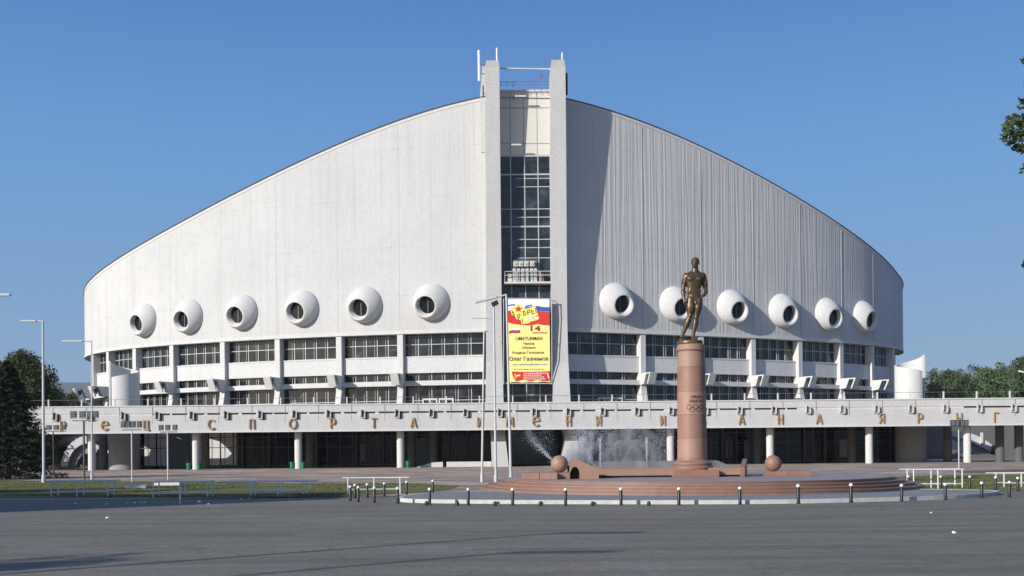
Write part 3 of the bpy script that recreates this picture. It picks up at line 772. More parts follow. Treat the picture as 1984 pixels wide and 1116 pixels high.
# ------------------------------------------------------------------ raised terrace
te = empty('raised_terrace', (2, 128, 0), 'long white concrete terrace on columns across the front of the arena carrying gold letters', 'terrace')
FD = 126.5; X0, X1 = -84.0, 112.0
ZT, ZS1, ZS0, ZL = 7.32, 6.52, 6.32, 4.42
b = MB(); b.box(X0, X1, FD+.04, FD+.3, ZS1, ZT); b.build('parapet', M['deck_conc'], te)
b = MB(); b.box(X0, X1, FD, FD+.35, ZL, ZS0); b.build('fascia', M['deck_conc'], te)
b = MB(); b.box(X0, X1, FD-.05, FD+.42, ZT+.002, ZT+.13); b.build('coping', M['white_conc'], te)
b = MB(); b.box(X0, X1, FD-.14, FD+.5, ZL-.16, ZL-.002); b.build('bottom_lip', M['white_conc'], te)
b = MB(); b.box(X0, X1, FD+.22, FD+.3, ZS0+.001, ZS1-.001); b.build('shadow_gap', M['slot'], te)
def DX(px, y=797): return P(px, y, FD).x
b = MB(); segs = [(-400, 297), (1545, 1868)]
k = 0
dr = [108+66.3*i for i in range(-4, 34)]
for d in dr:
    if 300 < d < 1540 and (int(d) % 3): segs.append((d-9-(int(d) % 7), d-2))
    if 300 < d < 1540: segs.append((d+22, d+25+(int(d) % 5)))
for a, c in segs: b = MB(); b.box(DX(a), DX(c), FD+.10, FD+.218, ZS0+.002, ZS1-.002); b.build('gap_infill', M['white_conc'], te)
for d in dr:
    x = DX(d); b = MB()
    b.prism([(x-.36, FD-.30, 6.05), (x-.36, FD-.02, 5.78), (x-.36, FD-.02, 6.78), (x-.36, FD-.30, 6.78)], (.10, 0, 0))
    b.prism([(x+.12, FD-.34, 5.85), (x+.12, FD-.02, 5.65), (x+.12, FD-.02, 6.62), (x+.12, FD-.34, 6.45)], (.10, 0, 0))
    b.box(x-.26, x+.12, FD-.2, FD-.02, 5.78, 5.88)
    sp_ = b.build('drain_spout', M['deck_conc'], te)
    b = MB(); b.box(x-.25, x-.08, FD-.014, FD-.004, 5.72, 6.62); b.build('drain_shade', M['slot'], sp_); b = MB(); b.box(x+.225, x+.40, FD-.014, FD-.004, 5.62, 6.5); b.build('drain_shade', M['slot'], sp_)  # shade right of each spout plate, painted as dark panels
jb = MB(); nb = 0
for i in range(-4, 34):
    px = 93+64.3*i; x = DX(px, 775)
    b = MB(); b.box(x-.07, x+.07, FD+.08, FD+.24, ZT+.13, ZT+.92); b.build('post', M['white_conc'], te)
    x += .55; jb = MB(); jb.box(x-.022, x+.022, FD-.006, FD+.03, 5.35, ZS0-.002); jb.box(x-.022, x+.022, FD+.01, FD+.06, ZS1-.25, ZT-.002); jb.build('panel_joint', M['mullion_dark'], te)
b = MB(); b.tube([(X0, FD+.16, ZT+.85), (X1, FD+.16, ZT+.85)], .022, 6); b.build('handrail', M['mullion_dark'], te)
# floor slab with the stairwell opening that lets sun onto the ground floor wall
Dw = 139.0; Lz = 6.1
def back(x, z):
    L = (Lz-z)/math.tan(R(SUN_EL)); return (x-math.cos(R(40))*L, Dw-math.sin(R(40))*L)
lens = [(287, 892), (290, 876), (300, 858), (318, 846), (350, 842), (400, 843), (425, 850), (440, 862), (452, 877), (436, 890), (405, 898), (360, 899), (310, 897)]
hole = []
for x, y in lens:
    p = P(x, y, Dw); hole.append(back(p.x, max(p.z, .3)))
hole = [(x, min(max(y, 127.2), 137)) for x, y in hole]
outer = [(X0, 131.5), (X0, 126.9), (X1, 126.9), (X1, 131.5), (52.5, 131.5), (51.5, 150), (30, 150), (-30, 150), (-51, 150), (-52.5, 131.5)]
tris = tessellate_polygon([[Vector((x, y, 0)) for x, y in outer], [Vector((x, y, 0)) for x, y in reversed(hole)]])
allp = outer+list(reversed(hole)); nn = len(allp)
b = MB(); b.v = [(x, y, 5.75) for x, y in allp]+[(x, y, 6.1) for x, y in allp]
b.f = [tuple(t) for t in tris]+[tuple(i+nn for i in t) for t in tris]
no = len(outer); b.f += [(i, (i+1) % no, (i+1) % no+nn, i+nn) for i in range(no)]
nh = len(hole); b.f += [(no+i, no+(i+1) % nh, no+(i+1) % nh+nn, no+i+nn) for i in range(nh)]
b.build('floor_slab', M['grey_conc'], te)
b = MB(); b.box(X0, X1, 131.2, 131.5, 4.7, 5.745); b.build('rear_beam', M['grey_conc'], te)
# columns
def tcol(px, D, r=.43, zt=5.74, mat='white_conc'):
    x = P(px, 870, D).x; m = MB(); m.lathe([(r, 0), (r, zt)], (x, D, 0), 20); c = m.build('column', M[mat], te, smooth=True)
for px in (-230, -20, 178, 380, 578, 776, 1299, 1492, 1684, 1874, 2065, 2260): tcol(px, 128.2)
for px in (398, 200, 600, 797, 840, 1338, 1467, 1650, 1836): tcol(px, 134.5, .5, mat='dark_conc')  # rear rows coloured darker than the front one for the deck's shade
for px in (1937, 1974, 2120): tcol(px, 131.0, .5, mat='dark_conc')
# letters: stroke alphabet, (x,y) on 0..1 box
def arc(cx, cy, rx, ry, a0, a1, n=14): return [(cx+rx*math.cos(R(a0+(a1-a0)*i/n)), cy+ry*math.sin(R(a0+(a1-a0)*i/n))) for i in range(n+1)]
GL = {
 'Д': [[(.05, -.12), (.05, .08), (.95, .08), (.95, -.12)], [(.15, .08), (.35, 1), (.8, 1), (.8, .08)]],
 'В': [[(.1, 0), (.1, 1), (.55, 1)]+arc(.55, .77, .25, .23, 90, -90)+[(.1, .54)], [(.55, .54)]+arc(.6, .27, .3, .27, 90, -90)+[(.1, 0)]],
 'О': [arc(.5, .5, .5, .5, 0, 360, 26)],
 'Р': [[(.1, 0), (.1, 1), (.5, 1)]+arc(.5, .72, .33, .28, 90, -90)+[(.1, .44)]],
 'Е': [[(.12, .52), (.92, .60)]+arc(.5, .5, .46, .48, 12, 320, 22)],
 'Ц': [[(.1, 1), (.1, .05), (.95, .05), (.95, -.15)], [(.8, .05), (.8, 1)]],
 'С': [arc(.5, .5, .48, .5, 45, 315, 22)],
 'П': [[(.12, 0), (.12, 1), (.85, 1), (.85, 0)]],
 'Т': [[(.05, 1), (.95, 1)], [(.5, 1), (.5, 0)]],
 'А': [[(.05, 0), (.45, 1), (.55, 1), (.95, 0)], [(.22, .3), (.78, .3)]],
 'И': [[(.15, 1), (.15, 0), (.85, 1), (.85, 0)]],
 'М': [[(.05, 0), (.12, 1), (.5, .3), (.88, 1), (.95, 0)]],
 'Н': [[(.15, 0), (.15, 1)], [(.85, 0), (.85, 1)], [(.15, .5), (.85, .5)]],
 'Я': [[(.88, 0), (.88, 1), (.5, 1)]+arc(.5, .73, .33, .27, 90, 270)+[(.88, .46)], [(.5, .46), (.12, 0)]],
 'Ы': [[(.08, 1), (.08, 0), (.35, 0)]+arc(.35, .27, .25, .27, -90, 90)+[(.08, .54)], [(.92, 0), (.92, 1)]],
 'Г': [[(.15, 0), (.15, 1), (.9, 1)]],
}
LET = [('Д', -121), ('В', -40), ('О', 41), ('Р', 122), ('Е', 203), ('Ц', 283), ('С', 410), ('П', 488), ('О', 567), ('Р', 645), ('Т', 724), ('А', 801), ('И', 929), ('М', 987), ('Е', 1038), ('Н', 1101), ('И', 1159), ('И', 1283), ('В', 1360), ('А', 1436), ('Н', 1511), ('А', 1586), ('Я', 1707), ('Р', 1782), ('Ы', 1857), ('Г', 1929), ('И', 2003), ('Н', 2077), ('А', 2151)]
for ch, px in LET:
    W = .80 if ch in 'ОСЕМ' else .66
    H = 1.08; c = P(px, 824, FD); z0 = 4.66; m = MB()
    for st_ in GL[ch]:
        pts = [Vector((c.x-W/2+W*u, 0, z0+H*v)) for u, v in st_]
        wd = .055
        for i in range(len(pts)-1):
            a, b2 = pts[i], pts[i+1]; t = (b2-a).normalized(); n_ = Vector((-t.z, 0, t.x))*wd; e = t*wd*.6
            y0 = FD-.20-.0013*i
            q = [a-n_-e, b2-n_+e, b2+n_+e, a+n_-e]
            m.prism([(p.x, y0, p.z) for p in q], (0, .12+.0013*i, 0))
    m.build('letter', M['gold'], te)

# ground floor glazing behind the columns (part of arena)
m = MB(); gx0 = P(262, 870, Dw).x; gx1 = P(1745, 870, Dw).x
m.box(gx0, gx1, Dw, Dw+.2, 0, 5.7); gw = m.build('ground_floor_window', M['ground_glass'], ar)
m = MB()
xx = gx0
while xx < gx1: m.box(xx-.035, xx+.035, Dw-.05, Dw, 0, 5.7); xx += 1.62
for z in (.25, 2.6, 3.9): m.box(gx0, gx1, Dw-.04, Dw-.001, z-.03, z+.03)
m.build('frame', M['mullion_dark'], gw)
b0 = P(279, 870, Dw).x; b1 = P(458, 870, Dw).x
m = MB(); xx = b0
while xx < b1: m.box(xx+.06, min(xx+1.5, b1), Dw-.016, Dw-.003, .4, 2.55); m.box(xx+.06, min(xx+1.5, b1), Dw-.016, Dw-.003, 2.66, 3.85); m.box(xx+.06, min(xx+1.5, b1), Dw-.016, Dw-.003, 3.95, 5.2); xx += 1.62
m.build('sun_patch_panel', M['sun_panel'], gw)  # added pale panels, only in these bays, so the sun patch shows bright
for x0, x1 in ((326, 366), (806, 842)):
    a = P(x0, 870, 138.4).x; c = P(x1, 870, 138.4).x; m = MB(); m.box(a, c, 138.4, 138.9, 0, 4.9 if x0 < 400 else 3.6); m.build('wall_panel', M['bluegreen'], ar)
for px in (468, 520, 612, 690, 742, 870, 905, 1150, 1230, 1400, 1560, 1600):
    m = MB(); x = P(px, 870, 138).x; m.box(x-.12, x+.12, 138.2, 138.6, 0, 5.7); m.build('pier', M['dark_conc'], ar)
for px, wq in ((1409, .16), (1417, .1), (1447, .3), (1631, .22), (1641, .45), (702, .3)):
    x = P(px, 870, 138.5).x; m = MB(); m.box(x-wq, x+wq, 138.7, 138.75, .7, 2.9); m.build('notice_board', M['mullion_dark'] if px < 1500 else M['grey_conc'], ar)
m = MB(); m.box(gx0-3, gx1+3, Dw+3, Dw+3.3, 0, 5.7); m.build('inner_wall', M['dark'], ar)
# low white wall near the left pylon leg
m = MB(); a = P(806, 900, 130.5).x; c = P(858, 900, 130.5).x; m.prism([(a, 130.5, 0), (c, 130.5, 0), (c, 130.5, .62), (a+1.9, 130.5, .55)], (0, .4, 0))
c1 = P(865, 900, 130.5).x; c2 = P(952, 900, 130.5).x; m.box(c1, c2, 130.5, 130.9, 0, .62)
tag(m.build('low_wall', M['white_conc'], None, origin=(a, 130.5, 0)), 'low sunlit white wall with one gap beside the left pylon foot', 'wall')
shr = MB()

# ------------------------------------------------------------------ spiral stair towers and ramps
def stair_tower(cx, cy, r, mirror, label):
    t = empty('stair_tower', (cx, cy, 0), label, 'stair tower'); n = 60
    def wall(nm, a0, a1, r0, z0, z1a, z1b, mat, ease=1.0):
        m = MB()
        for i in range(n+1):
            f = i/n; g = R(a0+(a1-a0)*f); zt = z1a+(z1b-z1a)*f**ease; c_ = math.cos(g)*(-1 if mirror else 1); s_ = math.sin(g)
            for rr in (r0, r0-.22):
                for z in (z0, zt): m.v.append((cx+c_*rr, cy+s_*rr, z))
        m.f = []
        for i in range(n):
            a = i*4; b = a+4
            m.f += [(a, b, b+1, a+1), (a+2, a+3, b+3, b+2), (a+1, b+1, b+3, a+3), (a, a+2, b+2, b)]
        m.f += [(0, 1, 3, 2), (n*4, n*4+2, n*4+3, n*4+1)]
        return m.build(nm, mat, t, smooth=True)
    wall('spiral_wall', 0, 300, r, 5.9, 13.3, 11.2, M['white_conc'], .8)
    wall('drum_wall', 0, 360, r*1.0, 0, 5.7, 5.7, M['grey_conc'])  # darker grey than the white drum above, standing in for deck shade
    m = MB()
    for k in range(22):
        g = R(-40+k*16); c_ = math.cos(g)*(-1 if mirror else 1); s_ = math.sin(g)
        m.obox((cx+c_*r*.5, cy+s_*r*.5, 6.2+k*.17), (c_*r*.42, s_*r*.42, 0), (-s_*.25, c_*.25, 0), (0, 0, .06))
    m.build('steps', M['grey_conc'], t)
    m = MB(); m.tube([(cx, cy, 5.9), (cx, cy, 11)], .15); m.build('newel', M['white_conc'], t)
pc = P(240.5, 790, 134.3); stair_tower(pc.x, 134.3, 1.85, True, 'white spiral stair drum with slanting top at the left end of the arena')
pc = P(1764, 790, 136); stair_tower(pc.x, 136, 1.85, False, 'white spiral stair drum with tall pointed wall at the right end of the arena')
def pprism(m, pts, D, th):
    m.prism([tuple(P(x, y, D)) for x, y in pts], (0, th, 0)); return m
rt = empty('curved_ramp', G(1890, 897), 'white curved stair ramp sweeping down behind the terrace at the right edge', 'ramp')
m = pprism(MB(), [(1836, 834), (1872, 836), (1893, 844), (1913, 855), (1930, 868), (1931, 876), (1924, 879), (1908, 869), (1880, 856), (1858, 848), (1836, 843)], 141, 1.2); m.build('parapet', M['white_conc'], rt)
m = pprism(MB(), [(1836, 849), (1858, 857), (1880, 864), (1866, 870), (1845, 872), (1836, 868)], 141.3, 1.0); m.build('parapet', M['white_conc'], rt)
m = pprism(MB(), [(1878, 858), (1905, 870), (1920, 880), (1890, 880), (1880, 874)], 141.6, 1.6); m.build('ramp_underside', M['grey_conc'], rt)
m = pprism(MB(), [(1853, 878), (1874, 868), (1875, 872), (1855, 883)], 140.8, .6); m.build('lower_step', M['white_conc'], rt)
m = pprism(MB(), [(1925, 862), (1935, 866), (1932, 882), (1922, 880)], 140.5, .5); m.build('end_block', M['black'], rt)
m = pprism(MB(), [(1893, 878.5), (1932, 876.5), (1932, 879), (1893, 881)], 140.9, .5); m.build('lower_rail', M['white_conc'], rt)
m = pprism(MB(), [(1901, 838), (1905, 838), (1905, 862), (1901, 862)], 140.7, .3); m.build('post', M['white_conc'], rt)
lt = empty('curved_ramp', G(140, 908), 'grey arched stair ramp in shade beneath the left part of the terrace', 'ramp')
def archband(cx, cy, r0, r1, a0, a1, sy=1.0):
    o = [(cx+r1*math.cos(R(a)), cy-r1*sy*math.sin(R(a))) for a in np.linspace(a0, a1, 14)]
    i = [(cx+r0*math.cos(R(a)), cy-r0*sy*math.sin(R(a))) for a in np.linspace(a1, a0, 14)]
    return o+i
m = pprism(MB(), archband(172, 906, 41, 54, 95, 178, 1.15), 140, 1.2); m.build('outer_arch', M['white_conc'], lt)
m = pprism(MB(), archband(172, 906, 24, 39, 60, 178, 1.15), 140.6, 1.2); m.build('inner_arch', M['grey_conc'], lt)
m = pprism(MB(), [(180, 858), (196, 866), (212, 874), (212, 879), (194, 872), (180, 866)], 139, .5); m.build('landing', M['white_conc'], lt)
# far white wall, its shade painted as dark concrete, visible under the right part of the terrace, dark block behind the left one
m = MB(); m.box(50, 120, 168, 168.5, 0, 5.2); o = m.build('boundary_wall', M['dark_conc'], None, origin=(58, 168, 0)); tag(o, 'long wall painted dark as shade far behind the right part of the terrace', 'wall')
m = MB(); m.box(-90, -51.5, 146, 150, 0, 5.6); o = m.build('annex_building', M['grey_conc'], None, origin=(-70, 146, 0)); tag(o, 'low dark annex behind the left part of the terrace', 'building')
m = MB(); 
for px in (60, 118, 156): x = P(px, 860, 145.9).x; m.box(x-1.4, x+1.4, 145.9, 146, .6, 3.0)
m.build('window', M['ground_glass'], o, origin=(-70, 146, 0))
m = MB(); m.box(-86, -52.2, 145.7, 145.99, 3.6, 4.3); m.build('window_band', M['mullion'], o, origin=(-70, 146, 0))

# ------------------------------------------------------------------ kerbed island and monument
kf = [(-4.3, 37.7), (-.5, 36.1), (4, 34.9), (8.2, 34.3), (11.7, 35.2), (14.2, 36.2), (15.8, 37.4), (17.4, 39.2), (17.9, 40.4), (17.5, 41.4), (15, 43.2), (12, 44.2), (4, 45), (-2, 44.5), (-3.9, 42.3)]
def smooth(pts, it=2):
    for _ in range(it):
        o = []
        for i in range(len(pts)):
            a = pts[i]; b = pts[(i+1) % len(pts)]; o += [(a[0]*.75+b[0]*.25, a[1]*.75+b[1]*.25), (a[0]*.25+b[0]*.75, a[1]*.25+b[1]*.75)]
        pts = o
    return pts
isl = smooth(kf)
def shrink(pts, d):
    cx = sum(p[0] for p in pts)/len(pts); cy = sum(p[1] for p in pts)/len(pts); o = []
    n = len(pts)
    for i in range(n):
        a = Vector(pts[i-1]); b = Vector(pts[(i+1) % n]); t = (b-a).normalized(); nn_ = Vector((-t.y, t.x))
        if (Vector((cx, cy))-Vector(pts[i])).dot(nn_) < 0: nn_ = -nn_
        o.append((pts[i][0]+nn_.x*d, pts[i][1]+nn_.y*d))
    return o
b = MB(); ins = shrink(isl, .16); n = len(isl)
b.v = [(x, y, -.02) for x, y in isl]+[(x, y, .13) for x, y in isl]+[(x, y, .13) for x, y in ins]+[(x, y, .05) for x, y in ins]
b.f = [(k*n+i, k*n+(i+1) % n, (k+1)*n+(i+1) % n, (k+1)*n+i) for k in range(3) for i in range(n)]
tag(b.build('kerb', M['kerb']), kind='structure')
sheet('pavement', ins, .122, M['paving'])
CX, CY = 7.9, 47.6
mo = empty('monument_steps', (CX, CY, 0), 'round flight of low red granite steps around the statue column', 'steps')
NS = 4; z = .118
for k in range(NS):
    r = 9.3-.36*k; z1 = .13+.11*(k+1)
    m = MB(); m.lathe([(r, z), (r, z1-.03), (r+.02, z1-.03), (r+.02, z1), (r-.42 if k < NS-1 else .01, z1)], (CX, CY, 0), 120, caps=False)
    m.build('step', M['granite_step'], mo, smooth=False); z = z1
m = MB(); m.lathe([(8.15, .57+.001), (8.15, .574), (.01, .574)], (CX, CY, 0), 96, caps=False); m.build('platform', M['granite_tread'], mo)
ZP = .575
# column
cp = P(1341.5, 925, 47.3); cxm, cym = cp.x, 47.3
cm = empty('monument_column', (cxm, cym, ZP), 'tall round red granite column with inscription and rings carrying a bronze figure', 'column')
m = MB(); m.box(cxm-.98, cxm+.98, cym-.98, cym+.98, ZP-.002, ZP+.30); m.build('plinth', M['granite'], cm, bevel=.02)
m = MB(); m.lathe([(.88, .30), (.90, .34), (.90, .42), (.84, .47), (.80, .50), (.84, .53), (.84, .59), (.74, .66), (.66, .72), (.645, .80)], (cxm, cym, ZP), 48); m.build('base', M['granite'], cm, smooth=True)
zz0 = ZP+.80; ztopc = P(1338, 668, cym).z
edges = [zz0, P(1, 840, cym).z+.1, P(1, 787, cym).z, P(1, 756, cym).z, P(1, 712, cym).z, P(1, 690, cym).z, ztopc-.30]
ye = [895, 849, 803, 758, 712, 691]
lev = [zz0]+[EYE+((PY-y)-K*350)/F*(cym-.6) for y in (849, 803, 758, 710)]+[ztopc-.32]
mats = ['granite_pale', 'granite_mid', 'granite_pale', 'granite', 'granite_pale']
for k in range(len(lev)-1):
    r = lambda zq: .635-.05*(zq-zz0)/(ztopc-zz0)
    a, c = lev[k], lev[k+1]-.012
    m = MB(); m.lathe([(r(a)-.012, a), (r(a), a+.012), (r(c), c-.012), (r(c)-.012, c), (r(c)-.012, c+.012)], (cxm, cym, 0), 48); m.build('drum', M[mats[k]], cm, smooth=True)
m = MB(); m.lathe([(.575, ztopc-.32), (.575, ztopc-.27), (.65, ztopc-.26), (.66, ztopc-.20), (.60, ztopc-.19), (.60, ztopc-.03), (.57, ztopc)], (cxm, cym, 0), 48); m.build('capital', M['granite_pale'], cm, smooth=True)
# inscription and rings wrapped round the shaft
def wrapper(cz, ang0, rad, flat=0.0):
    def f(a, b):
        g = ang0+a/rad; return Vector((cxm+math.sin(g)*(rad+.006+flat), cym-math.cos(g)*(rad+.006+flat), cz+b))
    return f
def cz_(y): return EYE+((PY-y)-K*350)/F*(cym-.6)
text('ИВАН', 'inscription', M['inscr'], cm, (0, 0, 0), (1, 0, 0), (0, 0, 1), .125, .44, wrap=wrapper(cz_(771.5), R(9), .612), off=.02)
text('ЯРЫГИН', 'inscription', M['inscr'], cm, (0, 0, 0), (1, 0, 0), (0, 0, 1), .125, .60, wrap=wrapper(cz_(780), R(9), .612), off=.02)
for k in range(5):
    rr_ = .115; off = (k-2)*.135; dz = .055 if k % 2 == 0 else -.055; m = MB()
    w_ = wrapper(cz_(791), R(6), .612)
    for i in range(24):
        for r_ in (rr_, rr_-.028):
            g = 2*math.pi*i/24; m.v.append(tuple(w_(off+r_*math.cos(g), dz+r_*math.sin(g))))
    m.f = [(2*i, 2*((i+1) % 24), 2*((i+1) % 24)+1, 2*i+1) for i in range(24)]
    m.build('ring', M['inscr'], cm)

# statue ---------------------------------------------------------------
st_o = empty('statue', (cxm, cym, ztopc), 'bronze statue of a nude standing athlete on top of the granite column', 'statue')
m = MB(); m.lathe([(.54, 0.003), (.56, .05), (.55, .13), (.52, .17)], (cxm-.05, cym, ztopc), 40); m.build('bronze_base', M['bronze'], st_o, smooth=True)
def ell(m, c, r, rot=None, n=16):
    c = Vector(c); vs = []; fs = []
    for i in range(n+1):
        th = math.pi*i/n
        for k in range(2*n):
            g = math.pi*k/n; v = Vector((r[0]*math.sin(th)*math.cos(g), r[1]*math.sin(th)*math.sin(g), r[2]*math.cos(th)))
            if rot is not None: v = rot @ v
            vs.append(c+v)
    w_ = 2*n; fs = [(i*w_+k, (i+1)*w_+k, (i+1)*w_+(k+1) % w_, i*w_+(k+1) % w_) for i in range(n) for k in range(w_)]
    m.add(vs, fs)
def limb(m, pts, rad, n=16, ya=1.0):
    # pts with radii, smooth interpolation, rounded ends
    pts = [Vector(p) for p in pts]; L = [0]
    for a, b_ in zip(pts[:-1], pts[1:]): L.append(L[-1]+(b_-a).length)
    q = np.linspace(0, L[-1], 26); P_ = [Vector([np.interp(s_, L, [p[i] for p in pts]) for i in range(3)]) for s_ in q]
    for _ in range(2): P_ = [P_[0]]+[(P_[i-1]+P_[i]*2+P_[i+1])/4 for i in range(1, len(P_)-1)]+[P_[-1]]
    Rr = list(np.interp(q, L, rad))
    m.tube(P_, Rr, n); ell(m, P_[0], (Rr[0],)*3, n=8); ell(m, P_[-1], (Rr[-1],)*3, n=8)
S = MB(); Y = 0.0
# torso
def ring_body(m, rows, n=28):
    vs = []
    for z, cx, cy, rx, ry in rows:
        for k in range(n):
            g = 2*math.pi*k/n; c_, s_ = math.cos(g), math.sin(g)
            e = .85; vs.append((cx+rx*math.copysign(abs(c_)**e, c_), cy+ry*math.copysign(abs(s_)**e, s_), z))
    fs = [(i*n+k, i*n+(k+1) % n, (i+1)*n+(k+1) % n, (i+1)*n+k) for i in range(len(rows)-1) for k in range(n)]+[tuple(range(n)), tuple((len(rows)-1)*n+k for k in range(n))]
    m.add(vs, fs)
ring_body(S, [(1.66, .02, .02, .20, .16), (1.78, .01, .02, .31, .20), (1.95, .0, .02, .325, .205), (2.12, -.02, .01, .295, .185), (2.28, -.02, 0, .285, .185), (2.45, -.01, 0, .32, .20), (2.65, 0, 0, .375, .225), (2.85, .01, .0, .42, .235), (3.0, .02, .02, .42, .21), (3.1, .03, .03, .27, .16), (3.17, .04, .03, .15, .12)])
for sx in (-1, 1):
    ell(S, (.01+sx*.175, -.175, 2.80), (.175, .085, .125))                 # pectorals
    ell(S, (.02+sx*.385, .02, 2.96), (.135, .14, .15))                       # deltoids
    ell(S, (.03+sx*.17, .04, 3.08), (.20, .11, .10), Matrix.Rotation(sx*.42, 3, 'Y'))   # trapezius
    ell(S, (.0+sx*.29, .06, 2.68), (.09, .13, .24))                        # lats
    ell(S, (.0+sx*.15, .14, 1.86), (.16, .14, .17))                        # glutes
    for zz_ in (2.56, 2.42, 2.28): ell(S, (-.01+sx*.07, -.155, zz_), (.07, .035, .066))  # abdominals
    ell(S, (.015+sx*.31, -.02, 2.92), (.17, .15, .17)); ell(S, (.0+sx*.30, .04, 2.78), (.12, .15, .22)); ell(S, (-.01+sx*.20, -.02, 2.25), (.11, .15, .26))
# neck and head (turned slightly to image left)
limb(S, [(.04, .04, 3.02), (.045, .0, 3.34)], [.19, .135])
HC = Vector((.045, -.02, 3.53)); HR = Matrix.Rotation(R(-14), 3, 'Z')
def hp(x, y, z): return HC+HR @ Vector((x, y, z))
ell(S, hp(0, .035, .05), (.18, .215, .20), HR)
ell(S, hp(0, -.05, -.06), (.14, .145, .175), HR)
ell(S, hp(0, -.115, -.165), (.075, .06, .055), HR)     # chin
ell(S, hp(0, -.185, -.02), (.028, .045, .06), HR)      # nose
ell(S, hp(0, -.16, .065), (.12, .035, .028), HR)       # brow
for sx in (-1, 1):
    ell(S, hp(sx*.165, .02, -.01), (.022, .045, .06), HR); ell(S, hp(sx*.085, -.125, -.05), (.045, .04, .04), HR)
ell(S, hp(0, -.16, -.105), (.05, .03, .014), HR); ell(S, hp(0, -.158, -.13), (.042, .03, .014), HR)
# right arm (image left), hanging
limb(S, [(-.37, .02, 2.93), (-.45, .03, 2.68), (-.50, .02, 2.36)], [.15, .135, .095])
ell(S, (-.45, -.05, 2.68), (.085, .09, .16))
limb(S, [(-.50, .02, 2.36), (-.51, -.03, 2.2), (-.48, -.10, 1.92)], [.095, .112, .062])
limb(S, [(-.49, -.10, 1.93), (-.465, -.12, 1.80)], [.062, .075])
for k, (dx, ln) in enumerate(((-.055, .15), (-.02, .18), (.018, .17), (.05, .13))):
    b0 = Vector((-.465+dx*.8, -.125+dx*.6, 1.76)); limb(S, [b0, b0+Vector((.005, -.03, -ln*.55)), b0+Vector((.035, -.02, -ln))], [.026, .024, .019], 8)
limb(S, [(-.43, -.16, 1.86), (-.40, -.20, 1.79), (-.405, -.20, 1.72)], [.03, .026, .02], 8)
# left arm (image right), bent, hand at the hip
limb(S, [(.40, .03, 2.93), (.49, .08, 2.65), (.54, .12, 2.33)], [.15, .135, .095])
ell(S, (.51, .0, 2.68), (.085, .09, .16))
limb(S, [(.54, .12, 2.33), (.525, .0, 2.22), (.42, -.20, 2.04)], [.088, .10, .06])
limb(S, [(.42, -.20, 2.04), (.35, -.24, 2.01)], [.065, .07])
for k, (dz, ln) in enumerate(((.05, .13), (.015, .15), (-.02, .14), (-.052, .11))):
    b0 = Vector((.32, -.25, 2.0+dz)); limb(S, [b0, b0+Vector((-ln*.5, -.02, -.02)), b0+Vector((-ln*.6, .03, -.06))], [.026, .024, .02], 8)
limb(S, [(.38, -.27, 2.07), (.31, -.31, 2.08), (.26, -.29, 2.05)], [.03, .026, .02], 8)
# legs
limb(S, [(-.16, .0, 1.86), (-.20, -.04, 1.5), (-.225, -.06, 1.12)], [.215, .195, .118])
ell(S, (-.22, -.13, 1.14), (.085, .07, .10)); ell(S, (-.15, -.11, 1.55), (.13, .13, .30)); ell(S, (-.27, -.02, 1.62), (.12, .15, .30))
limb(S, [(-.225, -.05, 1.12), (-.33, .0, .82), (-.50, .08, .40), (-.585, .11, .15)], [.122, .138, .09, .066])
ell(S, (-.32, .07, .84), (.135, .13, .19), Matrix.Rotation(R(20), 3, 'Y'))
limb(S, [(-.575, .14, .09), (-.62, .0, .10), (-.67, -.14, .06)], [.075, .075, .06])
for k in range(5): limb(S, [(-.61-.028*k, -.14+.012*k, .05), (-.625-.03*k, -.235+.022*k, .035)], [.032-.002*k, .026-.002*k], 8)
limb(S, [(.17, .02, 1.84), (.14, -.01, 1.5), (.065, .0, 1.04)], [.215, .195, .115])
ell(S, (.06, -.08, 1.06), (.085, .07, .10)); ell(S, (.13, -.09, 1.52), (.13, .13, .30)); ell(S, (.22, .0, 1.6), (.12, .15, .30))
limb(S, [(.065, .0, 1.04), (.03, .03, .78), (-.05, .03, .38), (-.085, .03, .12)], [.12, .138, .09, .068])
ell(S, (.04, .07, .80), (.14, .12, .19))
limb(S, [(-.09, .08, .08), (-.07, -.08, .10), (-.045, -.23, .06)], [.075, .078, .06])
for k in range(5): limb(S, [(-.10+.03*k, -.24+.01*abs(k-1), .05), (-.10+.034*k, -.33+.02*k, .035)], [.033-.002*k, .027-.002*k], 8)
ell(S, (.03, -.17, 1.72), (.06, .07, .085)); limb(S, [(.03, -.20, 1.76), (.03, -.225, 1.66)], [.032, .028], 8)
tmp = bpy.data.meshes.new('t'); 
sb = MB(); SCL = (P(0, 503, cym-.2).z-P(0, 664, cym-.2).z)/3.76
sb.v = [tuple(Vector(v)*SCL+Vector((cxm+.16, cym, ztopc+.165))) for v in S.v]; sb.f = S.f
body = sb.build('body', M['bronze'], st_o)
rm = body.modifiers.new('r', 'REMESH'); rm.mode = 'VOXEL'; rm.voxel_size = .017; rm.use_smooth_shade = True
sm = body.modifiers.new('s', 'SMOOTH'); sm.factor = .5; sm.iterations = 6
dg = bpy.context.evaluated_depsgraph_get(); dg.update()
me = bpy.data.meshes.new_from_object(body.evaluated_get(dg)); body.modifiers.clear(); body.data = me
for p in me.polygons: p.use_smooth = True
# cropped hair cap as child
m = MB(); hh = MB(); ell(hh, hp(0, .05, .085), (.187, .215, .187), HR)
m.v = [tuple(Vector(v)*SCL+Vector((cxm+.16, cym, ztopc+.165))) for v in hh.v]; m.f = hh.f
m.build('hair', M['bronze'], st_o, smooth=True)
